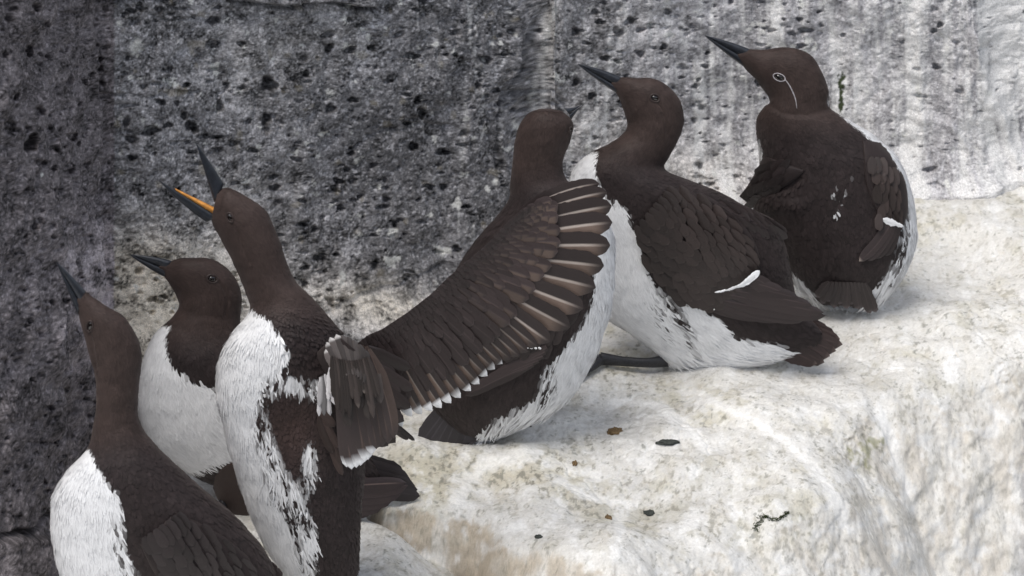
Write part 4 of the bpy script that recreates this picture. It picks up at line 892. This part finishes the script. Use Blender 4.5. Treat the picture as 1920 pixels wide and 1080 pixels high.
# ================================================================= calling bird with spread wings
def bird_calling():
    b = Bird('calling guillemot with wide open bill and wings spread, centre left', 1140, 610, ZL, 13)
    st = [(396, 411, 409, 356, 0, 14), (404, 428, 428, 353, 0, 27), (416, 450, 456, 366, 0, 37), (432, 481, 497, 395, 0, 42), (446, 512, 524, 450, 0, 44), (460, 547, 540, 500, 0, 46), (470, 574, 556, 530, 0, 52), (464, 590, 584, 556, 0, 60),
          (443, 616, 612, 590, 0, 74), (420, 652, 642, 630, 0, 88), (407, 700, 664, 680, 0, 94), (408, 748, 676, 742, 0, 96), (419, 798, 682, 800, 0, 94), (433, 858, 683, 860, 0, 90), (451, 914, 680, 915, 0, 84), (471, 969, 676, 972, 0, 76),
          (497, 1022, 673, 1028, 0, 66), (528, 1072, 669, 1082, 0, 54), (560, 1118, 655, 1128, 0, 30)]
    W1 = [(350, 578), (469, 581), (500, 597), (524, 623), (544, 666), (538, 685), (522, 700), (497, 724), (483, 753), (484, 786), (500, 830), (524, 887), (552, 921), (574, 950), (590, 1003), (588, 1080), (570, 1200), (350, 1200)]
    W2 = [(526, 708), (600, 712), (614, 726), (600, 742), (552, 736), (520, 724)]; W3 = [(574, 828), (590, 832), (592, 872), (584, 920), (574, 934), (564, 895)]
    wh = std_white([W1], [(W2, .72), (W3, .62), ([(486, 745), (506, 800), (530, 870), (560, 915), (592, 990), (590, 1075), (560, 1075), (535, 1000), (505, 930), (478, 840), (470, 780)], .62),
                              ([(480, 715), (525, 700), (560, 708), (520, 735), (490, 750)], .6)], nk=4)
    def extra(X, Y, w, r, C):
        t = (1 - w) * np.exp(-(((X - 545) / 55) ** 2 + ((Y - 800) / 75) ** 2)); return C + t[:, None] * np.array([.022, .012, .009])
    def mut(F, front):
        X, Y = F[:, 0], F[:, 1]
        return front * (-16 * np.exp(-(((X - 555) / 42) ** 2 + ((Y - 800) / 62) ** 2)) + 3.2 * sst(560, 620, Y) * sst(720, 660, Y) * sst(480, 540, X) * np.abs(pn(np.c_[(X + Y * .35) / 60, (Y - X * .30) / 7.5, 0 * X], 3)))
    def bf(X, Y, w):
        L, Wd, lf = blades(560, 640, whiteL=(22, 3.0, .42), darkL=(10, 6, 1.8))(X, Y, w); fl = sst(700, 800, Y) * w
        return L * (1 + .4 * fl), Wd, lf * (1 + .7 * fl)
    make_body(b, st, wh, dark_mul(std_colour(590), extra), [([(434, 418), (446, 440), (455, 462), (466, 490)], 2.6, 1.8)], bf, 26000, mutate=mut, lores=False)
    bill(b, (420, 345), (402, 380), (388, 417), (367, 267), ltip=(299, 339), lmid=(408, 405), wid=10, cul=3, gon=8, gape=True)
    eye(b, 431, 408, 5.5, 8.5, -.5)

    # ---- spread far wing
    LE = [(662, 650), (690, 628), (715, 618), (765, 585), (810, 550), (840, 520), (870, 495), (910, 462), (950, 420), (988, 389)]
    qw = lambda x, y: 46 + (x - 680) * .16 + (700 - y) * .05
    def ang(t): return math.radians(np.interp(t, [0, .25, .45, .58, .72, .85, 1], [66, 52, 38, 24, 8, -6, -20]))
    n = 46; A = []; Bl = []
    for k in range(n):
        t = k / (n - 1); p = ip(LE, t); a = ang(t); w_ = np.interp(t, [0, .3, .6, .85, 1], [120, 105, 90, 60, 16]); A.append(p); Bl.append(p + w_ * np.array([math.cos(a), math.sin(a)]))
    A = np.array(A); Bl = np.array(Bl)
    # arm and hand: thicker near the leading edge
    tt = np.linspace(0, 1, 24); G = A[:, None, :] * (1 - tt)[None, :, None] + Bl[:, None, :] * tt[None, :, None]
    th = 9 * (1 - np.linspace(0, 1, n)[:, None] * .7) * (np.sqrt(np.clip(1 - ((tt - .12) / .12) ** 2, 0, 1)) * (tt < .12) + (tt >= .12) * np.exp(-((tt - .12) / .35) ** 2))[None]
    Q = np.vectorize(qw)(G[..., 0], G[..., 1])
    R = np.concatenate([np.dstack([G, Q - th]), np.dstack([G, Q + th * .7 + 2])[:, ::-1]], 1); V, q, t3 = capped(R)
    wing = b.mesh('wing', V, q, t3, np.tile(DARK * .9, (len(V), 1)), V[:, :2].copy(), M_PLUME)
    TAN = np.array([.225, .160, .128]); DK = np.array([.032, .0235, .023]); SH = np.array([.62, .53, .47])
    prim = [((962, 413), (1124, 344), -26, 30), ((955, 424), (1138, 360), -17, 38), ((950, 436), (1147, 386), -11, 46), ((944, 450), (1148, 417), -8, 50), ((936, 466), (1144, 460), -5, 52), ((926, 480), (1132, 499), -2, 52),
            ((914, 492), (1117, 539), 0, 52), ((902, 504), (1094, 579), 3, 50), ((890, 515), (1068, 614), 5, 48), ((878, 524), (1031, 641), 7, 44)]
    for i, (a, c, bw, w_) in enumerate(prim):
        f = 1 - .035 * i
        feathers(b, 'primary_feather', [dict(P0=(*a, qw(*a) - 2 - .5 * i), P1=(*c, qw(*c) + 6 - .5 * i), w=w_ * 1.14, bow=bw, dark=DK * (1.15 - .03 * i), tan=TAN * f, shaft=SH * f, tilt=2.0, camber=.9, ragged=.5, nr=30, round_=.85, asym=1)], wing)
    sec = [(1008, 650), (990, 660), (974, 668), (958, 674), (942, 682), (928, 692), (914, 705), (899, 720), (883, 733), (864, 746), (846, 756), (828, 765), (810, 771), (791, 777), (772, 781), (755, 800)]
    m = len(sec)
    for i, c in enumerate(sec):
        t = i / (m - 1); a = ip([(868, 532), (820, 565), (760, 610), (700, 665)], t)
        feathers(b, 'secondary_feather', [dict(P0=(*a, qw(*a) - 5 - .5 * i), P1=(*c, qw(*c) + 2 - .5 * i), w=lerp(34, 24, t), bow=6, dark=DK * .9, tan=TAN * lerp(.62, .8, t), shaft=SH * .35, tilt=2.6, camber=1.6, tipw=.0 if i < 4 else np.interp(i, [4, 8, 15], [.03, .07, .13]), nr=26, round_=.9)], wing)
    # covert tiers: from the long ones over the quills to the scales at the bend
    L = []
    tiers = [(74, 62, 26, 24, .34, 1), (56, 56, 26, 22, .34, .9), (42, 48, 23, 24, .30, .75), (30, 42, 20, 27, .2, .6), (21, 34, 17, 31, .1, .4), (13, 26, 15, 36, .05, .2), (7, 20, 13, 42, 0, 0), (3, 16, 11, 46, 0, 0), (0, 12, 10, 50, 0, 0)]
    for r, (off, ln, w_, cnt, t0, tm) in enumerate(tiers):
        for k in range(cnt):
            t = (k + (.5 if r % 2 else 0)) / cnt + b.rs.uniform(-.15, .15) / cnt
            if t > .985 or t < 0: continue
            a = ang(t) + b.rs.normal(0, .05); sc = np.interp(t, [0, .15, .45, .75, 1], [.8, 1.05, 1.15, 1.1, .62]); p = ip(LE, t)
            dv = np.array([math.cos(a), math.sin(a)]); o = p + dv * off * np.interp(t, [0, .8, 1], [1.1, 1.0, .35]); o = p + (o - p) * np.interp(t, [.55, .85], [1, .86]); e = o + dv * ln * sc
            out = sst(.40, .66, np.array([t]))[0] * tm; tn = None
            dk = DARK * (.8 + .55 * b.rs.rand()) * (1 + .6 * out) + BROWN * .15
            if out > .15: tn = DK + (TAN * .70 - DK) * out * .75
            L.append(dict(P0=(*o, qw(*o) - 9 - 1.35 * r), P1=(*e, qw(*e) - 7.5 - 1.35 * r), w=w_ * np.interp(t, [0, .5, 1], [1, 1.15, 1.0]), dark=dk, tan=tn, shaft=dk * 1.7 if r < 5 else None, tilt=.9, camber=1.2, tipw=.06, tipc=tuple(dk * 1.8), nr=14, bow=b.rs.normal(-1, 1)))
    feathers(b, 'covert_feathers', L, wing)
    # shoulder feathers over the wing root
    L = []
    for (x, y, ex, ey, w_) in [(668, 660, 742, 700, 26), (664, 680, 752, 735, 28), (660, 700, 756, 762, 30), (662, 715, 758, 790, 30), (664, 730, 752, 812, 30), (662, 745, 742, 830, 30), (660, 760, 728, 836, 28), (656, 770, 712, 838, 28), (690, 650, 770, 690, 24), (700, 680, 775, 730, 24), (695, 700, 770, 765, 26),
                             (640, 640, 700, 690, 24), (645, 660, 712, 716, 24), (648, 690, 716, 750, 26)]:
        L.append(dict(P0=(x, y, 18), P1=(ex, ey, 22 - (ey - 700) * .05), w=w_, dark=DARK * b.rs.uniform(.9, 1.3), camber=3, tilt=1, bow=b.rs.uniform(2, 6)))
    L.append(dict(P0=(735, 790, 45), P1=(778, 826, 60), w=9, dark=DARK)); L.append(dict(P0=(730, 800, 45), P1=(766, 824, 60), w=9, dark=DARK * 1.3))
    feathers(b, 'scapular_feathers', L)

    # ---- near wing, beaten forward and seen almost end on
    # bone and flesh of the arm
    V, q, t3 = capped(loft_pts([(585, 672, 625, 730, -50, 22), (600, 655, 645, 720, -95, 20), (612, 645, 662, 705, -135, 17), (625, 638, 675, 690, -165, 13), (640, 634, 670, 660, -180, 6)], 3, 40))
    wn = b.mesh('wing', V, q, t3, np.tile(DARK * 1.1, (len(V), 1)), V[:, :2].copy(), M_PLUME)
    GB = np.array([.058, .040, .034])
    pr = [((690, 655), (738, 822), -14, 26), ((684, 650), (728, 832), -12, 28), ((676, 648), (716, 838), -10, 30), ((668, 650), (706, 842), -6, 32), ((660, 655), (697, 852), -4, 34), ((652, 665), (684, 866), -2, 36), ((645, 680), (668, 877), 0, 36), ((640, 700), (650, 876), 2, 32), ((640, 700), (659, 880), 1, 34), ((648, 690), (676, 873), 0, 36), ((650, 690), (690, 862), -2, 34)]
    for i, (a, c, bw, w_) in enumerate(pr):
        feathers(b, 'primary_feather', [dict(P0=(*a, -172 + min(i, 7) * 2.5), P1=(*c, -150 + min(i, 7) * 1.0 - (i > 7) * 2), w=w_, bow=bw, side=-1, dark=DK * 1.35, tan=GB * 1.1, shaft=GB * 2.0, tipw=.0 if i < 4 else (.05 if i < 5 else .085), camber=2.5, tilt=-3, nr=24)], wn)
    L = []
    for k in range(18):   # white and grey under-wing lining
        x = 600 + k * 3.4 + b.rs.uniform(-2, 2); y = 700 + b.rs.uniform(-8, 8) - k * .8; ln = b.rs.uniform(60, 100) * (1 - .35 * abs(k - 4) / 8)
        g = b.rs.choice([.66, .5, .36, .12], p=[.40, .25, .2, .15]); L.append(dict(P0=(x, y, -150), P1=(x + b.rs.uniform(-6, 14), y + ln, -158 + b.rs.uniform(-4, 4)), w=11, dark=np.array([g, g * .97, g * .99]), camber=2, bow=b.rs.uniform(-4, 4), ragged=.5))
    for k in range(12):
        x = 640 + k * 5.5; y = 690 + b.rs.uniform(-20, 10); g = b.rs.choice([.14, .10, .06], p=[.12, .33, .55])
        L.append(dict(P0=(x, y, -160), P1=(x + b.rs.uniform(4, 14), y + b.rs.uniform(60, 110), -180 + b.rs.uniform(-4, 4)), w=16, dark=np.array([g, g * .82, g * .76]) * .6, camber=2, bow=b.rs.uniform(-6, 0), ragged=.4))
    for k, (x, y, ex, ey, g) in enumerate([(640, 700, 610, 655, .22), (645, 695, 612, 642, .12), (650, 692, 619, 632, .16), (655, 690, 630, 627, .09), (662, 690, 641, 628, .13), (668, 692, 652, 631, .09), (672, 695, 663, 637, .14), (676, 700, 674, 645, .08), (682, 705, 684, 655, .07)]):
        L.append(dict(P0=(x, y + 12, -186 - k * .5), P1=(ex, ey, -176), w=17, dark=np.array([g, g * .86, g * .83]) * .6, camber=4, bow=b.rs.uniform(-3, 3), tipw=.10 if k < 4 else 0, tipc=(.5, .48, .47), ragged=.4))
    for k in range(16):   # brown feathers running down from the bend
        t = k / 15; x = lerp(622, 690, t); y = lerp(668, 668, t) + 8 * math.sin(t * 3)
        g = b.rs.choice([.10, .065, .045]); L.append(dict(P0=(x, y, -188), P1=(x + lerp(6, 22, t), y + b.rs.uniform(60, 115), -186), w=13, dark=np.array([g, g * .78, g * .72]) * .55, camber=3, bow=-3, tipw=.08 if b.rs.rand() < .2 else 0, tipc=(.12, .10, .09), ragged=.4))
    feathers(b, 'covert_feathers', L, wn)
    L = []
    for (x, y, ex, ey, w_, g) in [(600, 760, 628, 800, 18, .05), (604, 770, 634, 840, 16, .045), (608, 780, 640, 872, 16, .04), (610, 790, 643, 892, 16, .045), (598, 780, 626, 850, 18, .03)]:
        L.append(dict(P0=(x, y, -96), P1=(ex, ey, -104), w=w_, dark=np.array([g, g * .68, g * .6]), camber=3, bow=3))
    feathers(b, 'axillary_feathers', L, wn)
    foot(b, [(600, 1110, 0), (595, 1136, -20)], [9, 8], [[(595, 1136, -20), (555, 1144, -50)], [(595, 1136, -20), (590, 1152, -64)], [(595, 1136, -20), (625, 1148, -56)]])
    foot(b, [(640, 1110, 40), (640, 1130, 20)], [9, 8], [[(640, 1130, 20), (605, 1138, -10)], [(640, 1130, 20), (636, 1146, -24)], [(640, 1130, 20), (668, 1142, -16)]])
bird_calling()
